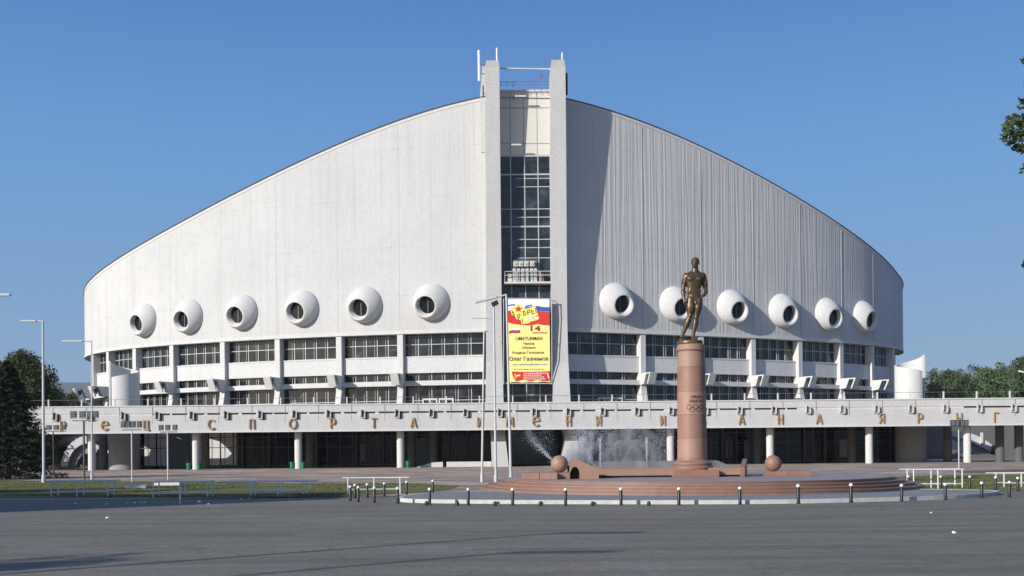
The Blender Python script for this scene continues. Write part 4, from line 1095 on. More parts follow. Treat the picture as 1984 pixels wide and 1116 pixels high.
# medal/sash object held in the left hand
m = MB(); c = Vector((.27, -.32, 2.0))*SCL+Vector((cxm+.16, cym, ztopc+.165)); m.lathe([(.055, 0), (.06, .01), (.055, .02)], c, 16, (1, 0, 0), (0, 0, 1), (0, -1, 0)); m.build('medal', M['bronze'], st_o)

# fountain -------------------------------------------------------------
def granite_thing(name, m, mat, org, label, cat, group=None, bevel=.012):
    o = m.build(name, mat, None, origin=org, bevel=bevel); tag(o, label, cat, group); return o
ps = P(1084, 905.5, 45.2)
m = MB(); ell(m, (ps.x, 45.2, ZP+.62), (.36, .36, .36)); o = m.build('granite_ball', M['granite_pale'], None, smooth=True, origin=(ps.x, 45.2, ZP+.26)); tag(o, 'polished pink granite ball on a block at the left end of the fountain', 'stone ball', 'granite balls beside the fountain')
m = MB(); m.box(ps.x-.42, ps.x+.42, 44.9, 45.5, ZP+.0, ZP+.27); granite_thing('ball_block', m, M['granite_mid'], (ps.x, 45.2, ZP), 'dark granite block under the left stone ball', 'block', 'blocks under the stone balls')
pr_ = P(1498, 900, 47.2)
m = MB(); ell(m, (pr_.x, 47.2, ZP+.54), (.355, .355, .355)); o = m.build('granite_ball', M['granite_mid'], None, smooth=True, origin=(pr_.x, 47.2, ZP+.18)); tag(o, 'brown granite ball half in shade at the right end of the fountain', 'stone ball', 'granite balls beside the fountain')
m = MB(); m.box(pr_.x-.4, pr_.x+.4, 46.9, 47.5, ZP, ZP+.2); granite_thing('ball_block', m, M['granite_mid'], (pr_.x, 47.2, ZP), 'dark granite block under the right stone ball', 'block', 'blocks under the stone balls')
a = P(1011, 920, 44.6); c = P(1080, 920, 44.6)
m = MB(); m.box(a.x, (a.x+c.x)/2-.01, 44.6, 45.4, ZP, ZP+.27); m.box((a.x+c.x)/2+.01, c.x, 44.6, 45.4, ZP, ZP+.27); granite_thing('granite_bench', m, M['granite_pale'], (a.x, 44.6, ZP), 'low pale granite bench left of the stone ball', 'bench')
a = P(1520, 918, 46.5); c = P(1575, 918, 46.5)
m = MB(); m.box(a.x+.05, c.x, 46.6, 47.3, ZP, ZP+.24); o = granite_thing('granite_bench', m, M['granite_mid'], (a.x, 46.6, ZP), 'low brown granite bench right of the right stone ball', 'bench')
# arched end block
bD = 45.0
def AX(px, y=910): return P(px, y, bD)
m = MB(); th = .5
ptsA = [(AX(1102).x, ZP), (AX(1104).x, ZP+.76), (AX(1112).x, ZP+.80), (AX(1127).x, ZP+.72), (AX(1150).x, ZP+.50), (AX(1160).x, ZP+.46), (AX(1160).x, ZP), (AX(1124).x, ZP)]
cxh = AX(1114).x
arch_ = [(cxh+.20*math.cos(R(t)), ZP+.16+.34*math.sin(R(t))) for t in range(0, 181, 15)]
ptsA = ptsA[:-1]+[(cxh+.20, ZP)]+arch_+[(cxh-.20, ZP)]
m.prism([(x, bD, z_) for x, z_ in ptsA], (0, th, 0)); o = granite_thing('fountain_end_block', m, M['granite_pale'], (AX(1130).x, bD, ZP), 'sloping pink granite block with a dark arched opening beside the left ball', 'fountain block', bevel=0)
m = MB(); m.box(cxh-.3, cxh+.3, bD+.3, bD+.32, ZP, ZP+.55); m.build('niche', M['dark'], o)
# basin with sloping wet top
x0 = P(1162, 915, 46.2).x; x1 = P(1440, 915, 46.2).x
fb = empty('fountain_basin', ((x0+x1)/2, 47.2, ZP), 'long pink granite fountain basin with a wet sloping top behind the column', 'fountain')
m = MB(); m.prism([(x0, 46.6, ZP+.08), (x0, 46.6, ZP+.38), (x0, 46.9, ZP+.40), (x0, 46.9, ZP+.08)], (x1-x0, 0, 0)); m.build('front_wall', M['granite_pale'], fb)
m = MB(); m.box(x0, x1, 46.68, 50.4, ZP, ZP+.075); m.build('foot', M['dark'], fb)
m = MB(); m.prism([(x0, 46.902, ZP+.08), (x0, 46.902, ZP+.40), (x0, 50.4, ZP+.66), (x0, 50.6, ZP+.66), (x0, 50.6, ZP+.08)], (x1-x0-.3, 0, 0)); m.build('wet_slab', M['granite_wet'], fb)
m = MB(); xe = P(1434, 905, 46).x; xf = P(1467, 905, 46).x
dw = .20; q0, q1, q2, q3 = (xe, 46.0), (xe+dw, 46.0), (xf+.12, 48.5), (xf+.12-dw, 48.5)
for (zz0_, zz1_) in ((0, 0),): m.add([(q0[0], q0[1], ZP), (q1[0], q1[1], ZP), (q2[0], q2[1], ZP), (q3[0], q3[1], ZP), (q0[0], q0[1], ZP+.42), (q1[0], q1[1], ZP+.42), (q2[0], q2[1], ZP+.74), (q3[0], q3[1], ZP+.74)], [(0,3,2,1),(4,5,6,7),(0,1,5,4),(1,2,6,5),(2,3,7,6),(3,0,4,7)])
granite_thing('fountain_end_block', m, M['granite_mid'], (xe, 46, ZP), 'dark wedge shaped granite block at the right end of the basin', 'fountain block')
# spray: fine droplets in air, uncountable
def spray(name, n, pos, seed, label, size=(.003, .010)):
    rg = np.random.RandomState(seed); C_ = pos(rg, n); m_ = len(C_); r = rg.uniform(size[0], size[1], m_)
    d = np.array([[1, 1, 1], [-1, -1, 1], [-1, 1, -1], [1, -1, -1]], float)
    V = []
    tet = [(0, 1, 2), (0, 3, 1), (0, 2, 3), (1, 3, 2)]
    for f in tet:
        for k in f: V.append(C_+d[k]*r[:, None])
    V = np.stack(V, 1).reshape(-1, 3)
    o = mesh_np(name, V, 3, M['water']); tag(o, label, 'water spray', kind='stuff'); return o
wm = N('water_droplets'); wm.col((.95, .96, .97)); wm.set(.25, 0, .5)
tr = wm.n('ShaderNodeBsdfTranslucent'); tr.inputs[0].default_value = (.9, .93, .97, 1); mx = wm.n('ShaderNodeMixShader'); mx.inputs[0].default_value = .5
wm.l(wm.b.outputs[0], mx.inputs[1]); wm.l(tr.outputs[0], mx.inputs[2]); tp = wm.n('ShaderNodeBsdfTransparent'); mx2 = wm.n('ShaderNodeMixShader'); mx2.inputs[0].default_value = .35
wm.l(mx.outputs[0], mx2.inputs[1]); wm.l(tp.outputs[0], mx2.inputs[2]); wm.l(mx2.outputs[0], wm.t.nodes['Material Output'].inputs[0]); M['water'] = wm.m
def jet_cloud(rg, n):
    xs = []
    src = [(1062, .3), (1118, 1.6), (1140, 1.6), (1160, 1.2), (1185, 1.1), (1215, .9), (1250, .8), (1288, .9)]
    for px, wt in src:
        k = int(n*wt/6.1); t = rg.beta(1.2, 1.1, k); x0_ = P(px, 880, 51).x
        h = 2.2*np.sin(np.pi*np.clip(t*.9, 0, 1)); X_ = x0_+(t-.2)*rg.normal(.15, .25)+rg.normal(0, .08+.32*t, k); Y_ = 51+rg.normal(0, .5, k)
        xs.append(np.stack([X_, Y_, 1.15+h*rg.uniform(.25, 1, k)**.6], 1))
    # diffuse cloud
    k = n//2; X_ = rg.uniform(P(1100, 880, 51).x, P(1300, 880, 51).x, k); xs.append(np.stack([X_, 51+rg.normal(0, .8, k), 1.15+rg.beta(1.1, 1.6, k)*2.3], 1))
    return np.concatenate(xs)
spray('fountain_spray', 5000, jet_cloud, 4, 'white cloud of water droplets rising over the basin')
def slant(rg, n):
    a = P(1068, 890, 50.5); c = P(1018, 838, 50.5); t = rg.beta(1.0, 1.5, n)
    p = np.array(a)[None]*(1-t[:, None])+np.array(c)[None]*t[:, None]; s_ = (.02+.13*t)[:, None]
    return p+rg.normal(0, 1, (n, 3))*s_
spray('fountain_spray', 900, slant, 5, 'thin slanting water jet shooting left above the stone ball')
def verts_(rg, n):
    out = []
    for px, yt, sp_ in ((1163, 848, .015), (1253, 848, .015), (1128, 850, .06), (1142, 866, .08)):
        a = P(px, 893, 50.5); c = P(px, yt, 50.5); k = n//4; t = rg.uniform(0, 1, k)
        out.append(np.array(a)[None]*(1-t[:, None])+np.array(c)[None]*t[:, None]+rg.normal(0, 1, (k, 3))*(sp_+.03*t[:, None]))
    return np.concatenate(out)
spray('fountain_spray', 2000, verts_, 6, 'four narrow upright water jets in the middle of the fountain')

# soft mist: small closed bodies of air with drifting spray
def mist(name, pts, rad, dens, label, seed):
    m = MB(); limb(m, pts, rad, 14)
    mm = N('spray_mist_%d' % seed); mm.t.nodes.remove(mm.b)
    pv = mm.n('ShaderNodeVolumePrincipled'); pv.inputs['Color'].default_value = (.97, .98, 1, 1); pv.inputs['Anisotropy'].default_value = .0
    tc = mm.n('ShaderNodeTexCoord'); nz = mm.n('ShaderNodeTexNoise'); nz.inputs['Scale'].default_value = 1.5; nz.inputs['Detail'].default_value = 5; nz.inputs['Roughness'].default_value = .65
    mp = mm.n('ShaderNodeMapping'); mp.inputs['Scale'].default_value = (1.6, 1, .8); mp.inputs['Location'].default_value = (seed, 0, 0); mm.l(tc.outputs['Object'], mp.inputs[0]); mm.l(mp.outputs[0], nz.inputs['Vector'])
    mr = mm.n('ShaderNodeMapRange'); mr.inputs[1].default_value = .40; mr.inputs[2].default_value = .72; mr.inputs[3].default_value = 0.0; mr.inputs[4].default_value = dens; mm.l(nz.outputs['Fac'], mr.inputs[0])
    mm.l(mr.outputs[0], pv.inputs['Density']); mm.l(pv.outputs[0], mm.t.nodes['Material Output'].inputs['Volume'])
    c = Vector(pts[0]); o = m.build(name, mm.m, None, origin=c); tag(o, label, 'mist', kind='stuff'); return o
def q_(px, y, D=51): return tuple(P(px, y, D))
mist('fountain_mist', [q_(1120, 893), q_(1130, 868), q_(1140, 845)], [.75, .6, .30], 4.5, 'soft white mist rising beside the right pylon foot', 1)
mist('fountain_mist', [q_(1170, 895), q_(1205, 885), q_(1245, 884), q_(1290, 890)], [.45, .85, .8, .45], 1.3, 'drifting mist low over the wet basin slab', 2)
mist('fountain_mist', [q_(1150, 890), q_(1180, 862), q_(1230, 850), q_(1275, 856)], [.4, .65, .65, .35], .9, 'thin high veil of mist under the terrace edge', 3)
mist('fountain_mist', [q_(1075, 893, 50.5), q_(1050, 868, 50.5), q_(1022, 840, 50.5)], [.06, .14, .26], .8, 'slanting veil of mist left of the stone ball', 4)

# ------------------------------------------------------------------ street furniture
# bollards
bo = empty('bollard', (0, 0, 0), 'x', 'bollard', 'black bollards with white caps along the kerb')
m = MB(); m.lathe([(.062, -.02), (.062, .02), (.05, .03), (.05, .47), (.046, .475)], (0, 0, 0), 16); m.build('post', M['black'], bo, smooth=True)
m = MB(); m.lathe([(.05, .476), (.056, .49), (.056, .515), (.045, .545), (.02, .56), (.003, .563)], (0, 0, 0), 16); m.build('cap', M['cap'], bo, smooth=True)
bin_ = empty('litter_bin', (0, 0, 0), 'x', 'bin', 'green bins beside the terrace columns')
m = MB(); m.lathe([(.20, 0), (.22, .05), (.27, .72), (.29, .74), (.29, .78), (.25, .78), (.22, .5)], (0, 0, 0), 18); m.build('bin_body', M['green_bin'], bin_, smooth=True)
m = MB(); m.lathe([(.3, .60), (.3, .63)], (0, 0, 0), 18, caps=False); m.build('band', M['green_bin'], bin_)
stub = empty('kerb_stub', (0, 0, 0), 'x', 'stub', 'small black stubs in front of the kerb')
m = MB(); m.lathe([(.06, 0), (.065, .06), (.05, .12), (.02, .14), (.003, .142)], (0, 0, 0), 12); m.build('stub_body', M['black'], stub, smooth=True)
index_children()
front = [(770.7, 975.5), (832.4, 978), (907.5, 979), (993.3, 979.5), (1096, 980), (1203.5, 979), (1315.5, 979), (1434, 977.5), (1547, 975), (1649, 972.5), (1747, 971.5), (1831.5, 968.7), (1902.5, 965), (1955.5, 963.5)]
ordw = ['leftmost', 'second from the left', 'third from the left', 'fourth from the left', 'fifth from the left', 'sixth from the left', 'seventh from the left', 'seventh from the right', 'sixth from the right', 'fifth from the right', 'fourth from the right', 'third from the right', 'second from the right', 'rightmost']
items = [(x, y, 'black white-capped bollard, %s of the front row along the kerb' % o_) for (x, y), o_ in zip(front, ordw)]
items[6] = (1315.5, 979, 'black white-capped kerb bollard standing directly below the statue column')
grp = [(678.7, 970.7, 'leftmost bollard of the tight cluster before the left end of the kerb'), (687.7, 966, 'rearmost bollard of the tight cluster near the white rail, between two nearer ones'), (694.3, 972.5, 'front right bollard of the tight cluster of three near the white rail'), (711.7, 964.5, 'bollard between the cluster of three and the white rail middle post'), (725.3, 974.3, 'bollard standing on the asphalt just before the middle post of the white rail'), (744.7, 962, 'bollard behind the left end of the kerb at the lawn edge'), (788, 958, 'lawn edge bollard just right of the white rail end'), (838.7, 955.5, 'isolated bollard on the lawn edge behind the second kerb bollard'),
       (1760, 946.5, 'rear bollard immediately left of the white double rail'), (1823, 947, 'rear bollard seen between the posts of the right white rail'), (1879, 947.7, 'rear bollard alone right of the white double rail'), (1929, 950, 'rear bollard just left of the small rail at the right edge'), (1972, 952, 'rear bollard nearest the right edge of the picture')]
def inb(p, poly):
    c = False; j = len(poly)-1
    for i in range(len(poly)):
        if (poly[i][1] > p.y) != (poly[j][1] > p.y) and p.x < (poly[j][0]-poly[i][0])*(p.y-poly[i][1])/(poly[j][1]-poly[i][1])+poly[i][0]: c = not c
        j = i
    return c
for i, (x, y, lb) in enumerate(items+grp):
    p = G(x, y)
    if inb(p, isl): p = G(x, y, .12)
    o = bo if i == 0 else copy_tree(bo)
    o.location = p; o.rotation_euler.z = random.uniform(0, 6); o.rotation_euler.x = random.uniform(-.015, .015); o['label'] = lb
for i, (x, y, lb) in enumerate([(826, 979, 'small black stub by the kerb beside the second front bollard'), (886, 979.5, 'small black stub left of the third front bollard'), (959, 980, 'small black stub between the third and fourth front bollards'), (1047, 980, 'small black stub between the fourth and fifth front bollards'), (1148, 980, 'small black stub between the fifth and sixth front bollards'), (1257, 979.5, 'small black stub left of the bollard below the column')]):
    o = stub if i == 0 else copy_tree(stub)
    o.location = G(x, y); o['label'] = lb
for i, (x, D, lb) in enumerate([(365.5, 128.0, 'green litter bin left of the second sunlit terrace column'), (385.5, 128.0, 'green litter bin right of the second sunlit terrace column'), (566, 128.0, 'green litter bin left of the third sunlit terrace column'), (587, 128.0, 'green litter bin right of the third sunlit terrace column'), (790.5, 127.2, 'green litter bin alone right of the fourth sunlit terrace column')]):
    o = bin_ if i == 0 else copy_tree(bin_)
    o.location = (P(x, 905, D).x, D, 0); o['label'] = lb

# lamp posts
def lamp(base, top, armpx, D, label, mat='pole', r=.075, lean=0.0, head='flat', armdy=0, side=None):
    a = G(*base) if D is None else P(base[0], base[1], D); a.z = 0; D = a.y
    t = P(top[0], top[1], D); e = P(armpx, top[1]+armdy, D)
    o = empty('street_lamp', (a.x, D, 0), label, 'street lamp', 'street lamps in front of the arena')
    m = MB(); m.tube([(a.x, D, -.05), (a.x, D, .5), (a.x, D, .502), (t.x, D, t.z)], [r*1.5, r*1.5, r, r*.7], 12); m.build('pole', M[mat], o, smooth=True)
    m = MB(); m.tube([t, e], .045, 8); m.build('arm', M[mat], o)
    dv = (e-t).normalized(); L = (e-t).length
    m = MB(); m.obox(e-dv*min(.75, L*.35)+Vector((0, 0, -.0)), dv*min(.75, L*.35), Vector((0, .11, 0)), Vector((0, 0, .055))); m.build('lamp_head', M['pole'], o, bevel=.02)
    return o
lamp((85, 935), (83, 622), 41, None, 'tall white lamp post with a flat head, standing right of the spruce', r=.09)
lamp((178, 931), (177.5, 661), 121, None, 'slim white lamp post with long arm before the arena left end', r=.06)
oA = lamp((934, 934), (938, 641), 946, None, 'shortest white pole of the three left of the column, with a tiny right lamp', r=.065)
oB = lamp((961, 938), (956.5, 590), 964, None, 'middle pole of the three by the left pylon, topped by a dark floodlight', r=.07)
p = P(959, 588, oB.location.y); m = MB(); m.obox(p, (.16, 0, .08), (0, .12, 0), (-.05, 0, .10)); m.build('floodlight', M['black'], oB)
m = MB(); m.tube([P(957, 617, oB.location.y), P(914, 616, oB.location.y)], .03); m.build('side_arm', M['pole'], oB)
lamp((990, 941), (981, 571), 921, None, 'leaning white pole before the banner with a long arm sloping down left', r=.07, armdy=15)
# lamp whose head enters at the left edge
o = empty('street_lamp', (-30.5, 60, 0), 'white lamp head reaching in at the left edge of the picture', 'street lamp', 'street lamps in front of the arena')
h = P(20, 571, 60); m = MB(); m.tube([(-30.5, 60, 0), (-30.5, 60, h.z-.05)], [.12, .07], 10); m.build('pole', M['pole'], o)
m = MB(); m.tube([(-30.5, 60, h.z-.1), (h.x-1.0, 60, h.z)], .05); m.build('arm', M['pole'], o); m = MB(); m.obox((h.x-.55, 60, h.z), (.55, 0, 0), (0, .12, 0), (0, 0, .06)); m.build('lamp_head', M['pole'], o)
o = empty('street_lamp', (56.0, 110, 0), 'white lamp head reaching in at the right edge above the trees', 'street lamp', 'street lamps in front of the arena')
h = P(1974, 719, 110); m = MB(); m.tube([(56.0, 110, 0), (56.0, 110, h.z-.6)], [.12, .07], 10); m.build('pole', M['pole'], o)
m = MB(); m.tube([(56.0, 110, h.z-.6), (h.x+1.2, 110, h.z-.35)], .05); m.build('arm', M['pole'], o); m = MB(); m.obox((h.x+.6, 110, h.z-.15), (.6, 0, -.15), (0, .12, 0), (0, 0, .06)); m.build('lamp_head', M['cap'], o)
# floodlight masts with several box heads
def flood(base, heads, y, hw, hh, label, matp, dark=True, r=.05):
    a = G(*base); D = a.y; t = P(base[0], y+hh, D)
    o = empty('floodlight_mast', (a.x, D, 0), label, 'floodlight mast', 'floodlight masts before the terrace')
    m = MB(); m.tube([(a.x, D, 0), (a.x, D, t.z)], r, 10); m.build('mast', M[matp], o, smooth=True)
    xs = [P(h_, y, D).x for h_ in heads]; m = MB(); m.box(min(xs)-.1, max(xs)+.1, D-.04, D+.04, t.z-.03, t.z+.03); m.build('crossbar', M['pole_dark'], o)
    s = D/F
    for i, x in enumerate(xs):
        zc = P(base[0], y, D).z; w2 = hw*s/2; h2 = hh*s/2
        m = MB(); m.prism([(x-w2, D-.20, zc-h2), (x+w2, D-.20, zc-h2), (x+w2, D-.20, zc+h2), (x-w2, D-.20, zc+h2)], (0, .22, 0))
        hd = m.build('lamp_head', M['pole_dark'] if dark else M['pole'], o, bevel=.015)
        m = MB(); m.box(x-w2*.75, x+w2*.75, D-.215, D-.202, zc-h2*.7, zc+h2*.7); m.build('lens', M['ball_head'], hd)
        m = MB(); m.tube([(x-w2-.03, D-.1, zc), (x-w2-.03, D-.1, zc-h2*1.3), (x+w2+.03, D-.1, zc-h2*1.3), (x+w2+.03, D-.1, zc)], .018, 6); m.build('yoke', M['pole_dark'], hd)
flood((163.5, 931), (143.5, 161, 176, 186), 803, 10, 12, 'dark floodlight mast with four heads in front of the left lamp post', 'pole_dark', r=.07)
flood((256, 932.5), (240, 249.5, 259, 271), 822, 7.5, 11, 'pale floodlight mast with four small heads left of the green bins', 'pole')
flood((325.5, 930), (313, 326, 340), 828, 7.5, 9, 'pale floodlight mast with three small heads nearest the green bins', 'pole')
flood((1858, 907), (1845, 1853, 1863, 1871), 820, 7.5, 12, 'pale floodlight mast with four heads standing at the right lawn', 'pole')
# low brown mast with three unequal heads by the spruce
flood((104, 928), (96, 110, 124.5), 828, 8, 8, 'thin brown floodlight mast with three heads beside the spruce', 'brown_pole')

# pipe barriers
def barrier(x0, x1, ytop, ybot, posts, mat, label, gap=5, over=10, lowrail=True, n2=True, D=None):
    a = G(posts[0], ybot); c = G(posts[-1], ybot); D = (a.y+c.y)/2 if D is None else D
    ax = P(x0, ytop, D).x; cx_ = P(x1, ytop, D).x; H = P((x0+x1)/2, ytop, D).z
    o = empty('pipe_barrier', ((ax+cx_)/2, D, 0), label, 'barrier', 'pipe barriers along the lawn')
    rows = (0, .75) if n2 else (0,)
    for ro in rows:
        m = MB(); m.tube([(ax, D+ro, H), (cx_, D+ro, H)], .026, 10); m.build('top_rail', M[mat], o, smooth=True)
        if lowrail:
            m = MB(); p0 = P(posts[0], ybot, D).x; p1 = P(posts[-1], ybot, D).x; m.tube([(p0, D+ro, .2), (p1, D+ro, .2)], .02, 8); m.build('low_rail', M[mat], o, smooth=True)
        for px in posts:
            x = P(px, ybot, D).x; m = MB(); m.tube([(x, D+ro, -.02), (x, D+ro, H)], .029, 10); m.build('post', M[mat], o, smooth=True)
    if n2:
        for px in (posts[0], posts[-1]):
            x = P(px, ybot, D).x; m = MB(); m.tube([(x, D, H), (x, D+.75, H)], .03, 8); m.build('cross_rail', M[mat], o)
barrier(85, 222, 931.5, 962, (99, 149, 209), 'steel', 'grey blue double pipe barrier at the left edge of the lawn in shade')
barrier(293, 408, 933, 963, (297, 349, 402), 'steel', 'blue double pipe barrier in the middle left, nearest the pale kerb stones')
barrier(420, 610, 933, 960, (486, 539, 588), 'steel', 'blue double pipe barrier between the middle left rail and the white one', lowrail=True)
barrier(663, 792, 925.5, 957, (674.5, 725, 775.5), 'white_rail', 'white single pipe barrier behind the cluster of bollards', n2=False)
barrier(1755, 1868, 909.5, 947, (1770.5, 1817.5, 1864.5), 'white_rail', 'white double pipe barrier on the right lawn')
barrier(1925, 2060, 916.5, 945, (1945.5, 1995, 2045), 'white_rail', 'white double pipe barrier cut by the right edge of the picture')
# stray iron post at asphalt edge
p = G(349, 976); m = MB(); m.tube([(p.x, p.y, 0), (p.x, p.y, .62)], .03); o = m.build('short_post', M['white_rail'], None, origin=(p.x, p.y, 0)); tag(o, 'thin pale metal post on the asphalt before the middle left barrier', 'post')
# concrete slabs in the lawn
for i, (x, y, w_, lb) in enumerate([(262, 947, .55, 'weathered pale concrete block lying in the lawn before the second floodlight mast'), (322, 941, .75, 'longer pale concrete block lying in the lawn behind the middle left barrier')]):
    p = G(x, y); m = MB(); m.box(p.x-w_, p.x+w_, p.y, p.y+.5, 0, .16); m.box(p.x-w_*.7, p.x+w_*1.1, p.y+.1, p.y+.6, .161, .22); o = m.build('concrete_block', M['panel'], None, origin=p, bevel=.03); tag(o, lb, 'concrete block', 'concrete blocks in the lawn')
# litter
lit = [(146, 976, .06, 'lone small white litter scrap on the shaded asphalt at the far left'), (207, 977, .05, 'grey litter scrap on the asphalt below the end of the left barrier'), (247, 975, .05, 'first scrap of the row of four white litter pieces'), (261, 975, .07, 'elongated second scrap in the row of four white litter pieces'), (273, 974, .05, 'third scrap in the row of four white litter pieces'), (280, 974, .06, 'last scrap at the right of the row of four litter pieces'), (386, 973.5, .11, 'largest crumpled white paper on the asphalt left of centre'), (404, 977, .05, 'small scrap right of the large crumpled paper'), (467, 967, .06, 'thin upright white scrap at the lawn edge'), (484, 966, .05, 'tiny white scrap beside the thin upright scrap'), (208, 1004, .06, 'grey scrap out on the open asphalt at lower left'), (1848, 1033, .06, 'white scrap on the asphalt at lower right'), (1804, 994, .04, 'tiny white scrap on the asphalt below the right bollards')]
for x, y, r_, lb in lit:
    r_ *= .7; p = G(x, y); rg = random.Random(int(x)); m = MB(); vs = []
    for j in range(4):
        for i in range(7):
            g = 6.283*i/7; rr_ = r_*(1, 1.1, .8, .25)[j]*rg.uniform(.6, 1.3); vs.append((p.x+rr_*math.cos(g), p.y+rr_*math.sin(g)*.8, (0, .3, .7, .95)[j]*r_*rg.uniform(.7, 1.2)))
    m.add(vs, [(j*7+i, j*7+(i+1) % 7, (j+1)*7+(i+1) % 7, (j+1)*7+i) for j in range(3) for i in range(7)]+[(21, 22, 23, 24, 25, 26, 27)])
    o = m.build('paper_litter', M['litter'], None, origin=p); tag(o, lb, 'litter', 'litter on the asphalt')

# ------------------------------------------------------------------ trees
def leaf_cloud(centres, radii, per, size, seed, squash=.8, up=.3):
    rg = np.random.RandomState(seed); out = []
    for (c, r, k) in zip(centres, radii, per):
        d = rg.normal(0, 1, (k, 3)); d /= np.linalg.norm(d, axis=1)[:, None]
        rad = r*rg.uniform(.15, 1, k)**.45
        out.append(np.array(c)+d*rad[:, None]*np.array([1, 1, squash]))
    C_ = np.concatenate(out); n = len(C_)
    a = rg.normal(0, 1, (n, 3)); a /= np.linalg.norm(a, axis=1)[:, None]
    b = np.cross(a, rg.normal(0, 1, (n, 3))); b /= np.linalg.norm(b, axis=1)[:, None]
    s = size*rg.uniform(.6, 1.4, n)[:, None]
    V = np.stack([C_-a*s, C_-b*s*.5, C_+a*s, C_+b*s*.5], 1).reshape(-1, 3)
    return V
def broadleaf(name, H, W, seed, nclump, per, leaf, mat, label=None, group=None, base=.25, extra=None, lean=0, pointy=False, tk=1.0):
    rg = np.random.RandomState(seed); t = empty(name, (0, 0, 0), label, 'tree', group)
    cs = []; rs = []; ks = []
    for i in range(nclump):
        z = rg.uniform(base, 1.0); prof = math.sin(min(1, (z-base)/(1-base)*.86+.16)*math.pi)**.6
        prof = min(1.0, (1.04-z)*1.55)**.8 if pointy else prof
        g = rg.uniform(0, 6.283); rr = W*prof*rg.uniform(.25, 1)**.5
        r = H*rg.uniform(.06, .13)*(max(.35, min(1, (1.15-z)*2)) if pointy else 1); cs.append((rr*math.cos(g), rr*math.sin(g), z*H-r*.6)); rs.append(r); ks.append(int(per*(r/(H*.1))**2))
    if extra:
        for c, r, k in extra: cs.append(c); rs.append(r); ks.append(k)
    V = leaf_cloud(cs, rs, ks, leaf, seed)
    o = mesh_np('crown', V, 4, M[mat], t)
    m = MB(); tr_ = H*.022*tk
    m.tube([(0, 0, -.1), (lean*.3, 0, H*.3), (lean, .1, H*.62), (lean*1.2, 0, H*.9)], [tr_*1.5, tr_*1.1, tr_*.7, tr_*.2], 10)
    for i in range(0, len(cs), max(1, nclump//16)):
        c = Vector(cs[i]); z0_ = max(H*.2, c.z*.6); m.tube([(lean*z0_/H, 0, z0_), ((c.x)*.5, c.y*.5, (z0_+c.z)/2+.1*H*.3), tuple(c)], [tr_*.5, tr_*.3, tr_*.08], 6)
    m.build('trunk', M['bark'], t, smooth=True)
    return t
def spruce(H, W, seed, label):
    rg = np.random.RandomState(seed); t = empty('spruce_tree', (0, 0, 0), label, 'tree')
    out = []; m = MB()
    m.tube([(0, 0, -.1), (0, 0, H*.5), (0, 0, H)], [.22, .13, .02], 10)
    nb = 260
    for i in range(nb):
        f = (i/nb)**.85; z = H*(.07+.91*f); g = i*2.39996+rg.uniform(-.3, .3); L = W*(1-f)**.8*rg.uniform(.65, 1.15)+.12
        pts = []
        for s_ in np.linspace(0, 1, 5): pts.append((L*s_*math.cos(g), L*s_*math.sin(g), z-.32*L*s_+.18*L*s_*s_))
        m.tube(pts, [.03, .024, .018, .01, .004], 4)
        k = int(60+170*L/W); s_ = rg.uniform(.1, 1, k)**.75; q = rg.normal(0, 1, k)*.17*L*(1.1-s_*.6)
        x = L*s_*math.cos(g)-q*math.sin(g); y = L*s_*math.sin(g)+q*math.cos(g); zz_ = z-.32*L*s_+.18*L*s_*s_-np.abs(rg.normal(0, .10, k))-.25*np.abs(q)
        out.append(np.stack([x, y, zz_], 1))
    C_ = np.concatenate(out); n = len(C_); a = rg.normal(0, 1, (n, 3)); a[:, 2] *= .6; a /= np.linalg.norm(a, axis=1)[:, None]
    b = np.cross(a, rg.normal(0, 1, (n, 3))); b /= np.linalg.norm(b, axis=1)[:, None]; s = rg.uniform(.07, .16, n)[:, None]
    mesh_np('crown', np.stack([C_-a*s, C_-b*s*.35, C_+a*s, C_+b*s*.35], 1).reshape(-1, 4, 3).reshape(-1, 3), 4, M['needle'], t)
    m.build('trunk', M['bark'], t, smooth=True); return t
sp = spruce(9.3, 4.3, 11, 'dark dense spruce standing left of the tall lamp post'); pp = G(16, 928); sp.location = (pp.x, pp.y, 0)
b1 = broadleaf('broadleaf_tree', 14.5, 4.6, 21, 90, 190, .17, 'leaf', 'tall loose green tree rising behind the spruce', base=.22)
pb = P(45, 700, 140); b1.location = (pb.x, 140, 0); b1.scale = (1.1, 1.1, 1.06)
fa = broadleaf('broadleaf_tree', 19.5, 5.6, 31, 110, 170, .22, 'leaf_far', 'x', 'trees along the skyline right of the arena', base=.12, pointy=True)
fb_ = broadleaf('broadleaf_tree', 17.5, 6.8, 32, 80, 150, .26, 'leaf_far', 'x', 'trees along the skyline right of the arena', base=.10)
fc = broadleaf('broadleaf_tree', 20.5, 4.4, 33, 100, 170, .22, 'leaf_far', 'x', 'trees along the skyline right of the arena', base=.12, pointy=True)
index_children()
src = [fa, fb_, fc]; used = set()
far = [(1812, 708, 215, 'darker tree at the near end of the skyline row, right of the pointed stair wall'), (1836, 716, 230, 'skyline tree second from the pointed stair wall'), (1862, 712, 222, 'skyline tree above the fourth-last terrace letter'), (1888, 700, 235, 'spiky taller skyline tree left of the big dip'), (1912, 712, 226, 'low skyline tree in the dip of the row'), (1938, 698, 238, 'tall skyline tree left of the edge lamp head'), (1962, 706, 228, 'skyline tree just behind the edge lamp head'), (1986, 690, 232, 'tallest skyline tree cut by the right edge'), (1848, 728, 262, 'rear skyline tree filling between the first trees'), (1900, 724, 262, 'rear skyline tree filling under the dip'), (1950, 722, 262, 'rear skyline tree near the right edge'), (2020, 700, 236, 'skyline tree just beyond the right edge'), (2060, 705, 230, 'outer skyline tree beyond the right edge')]
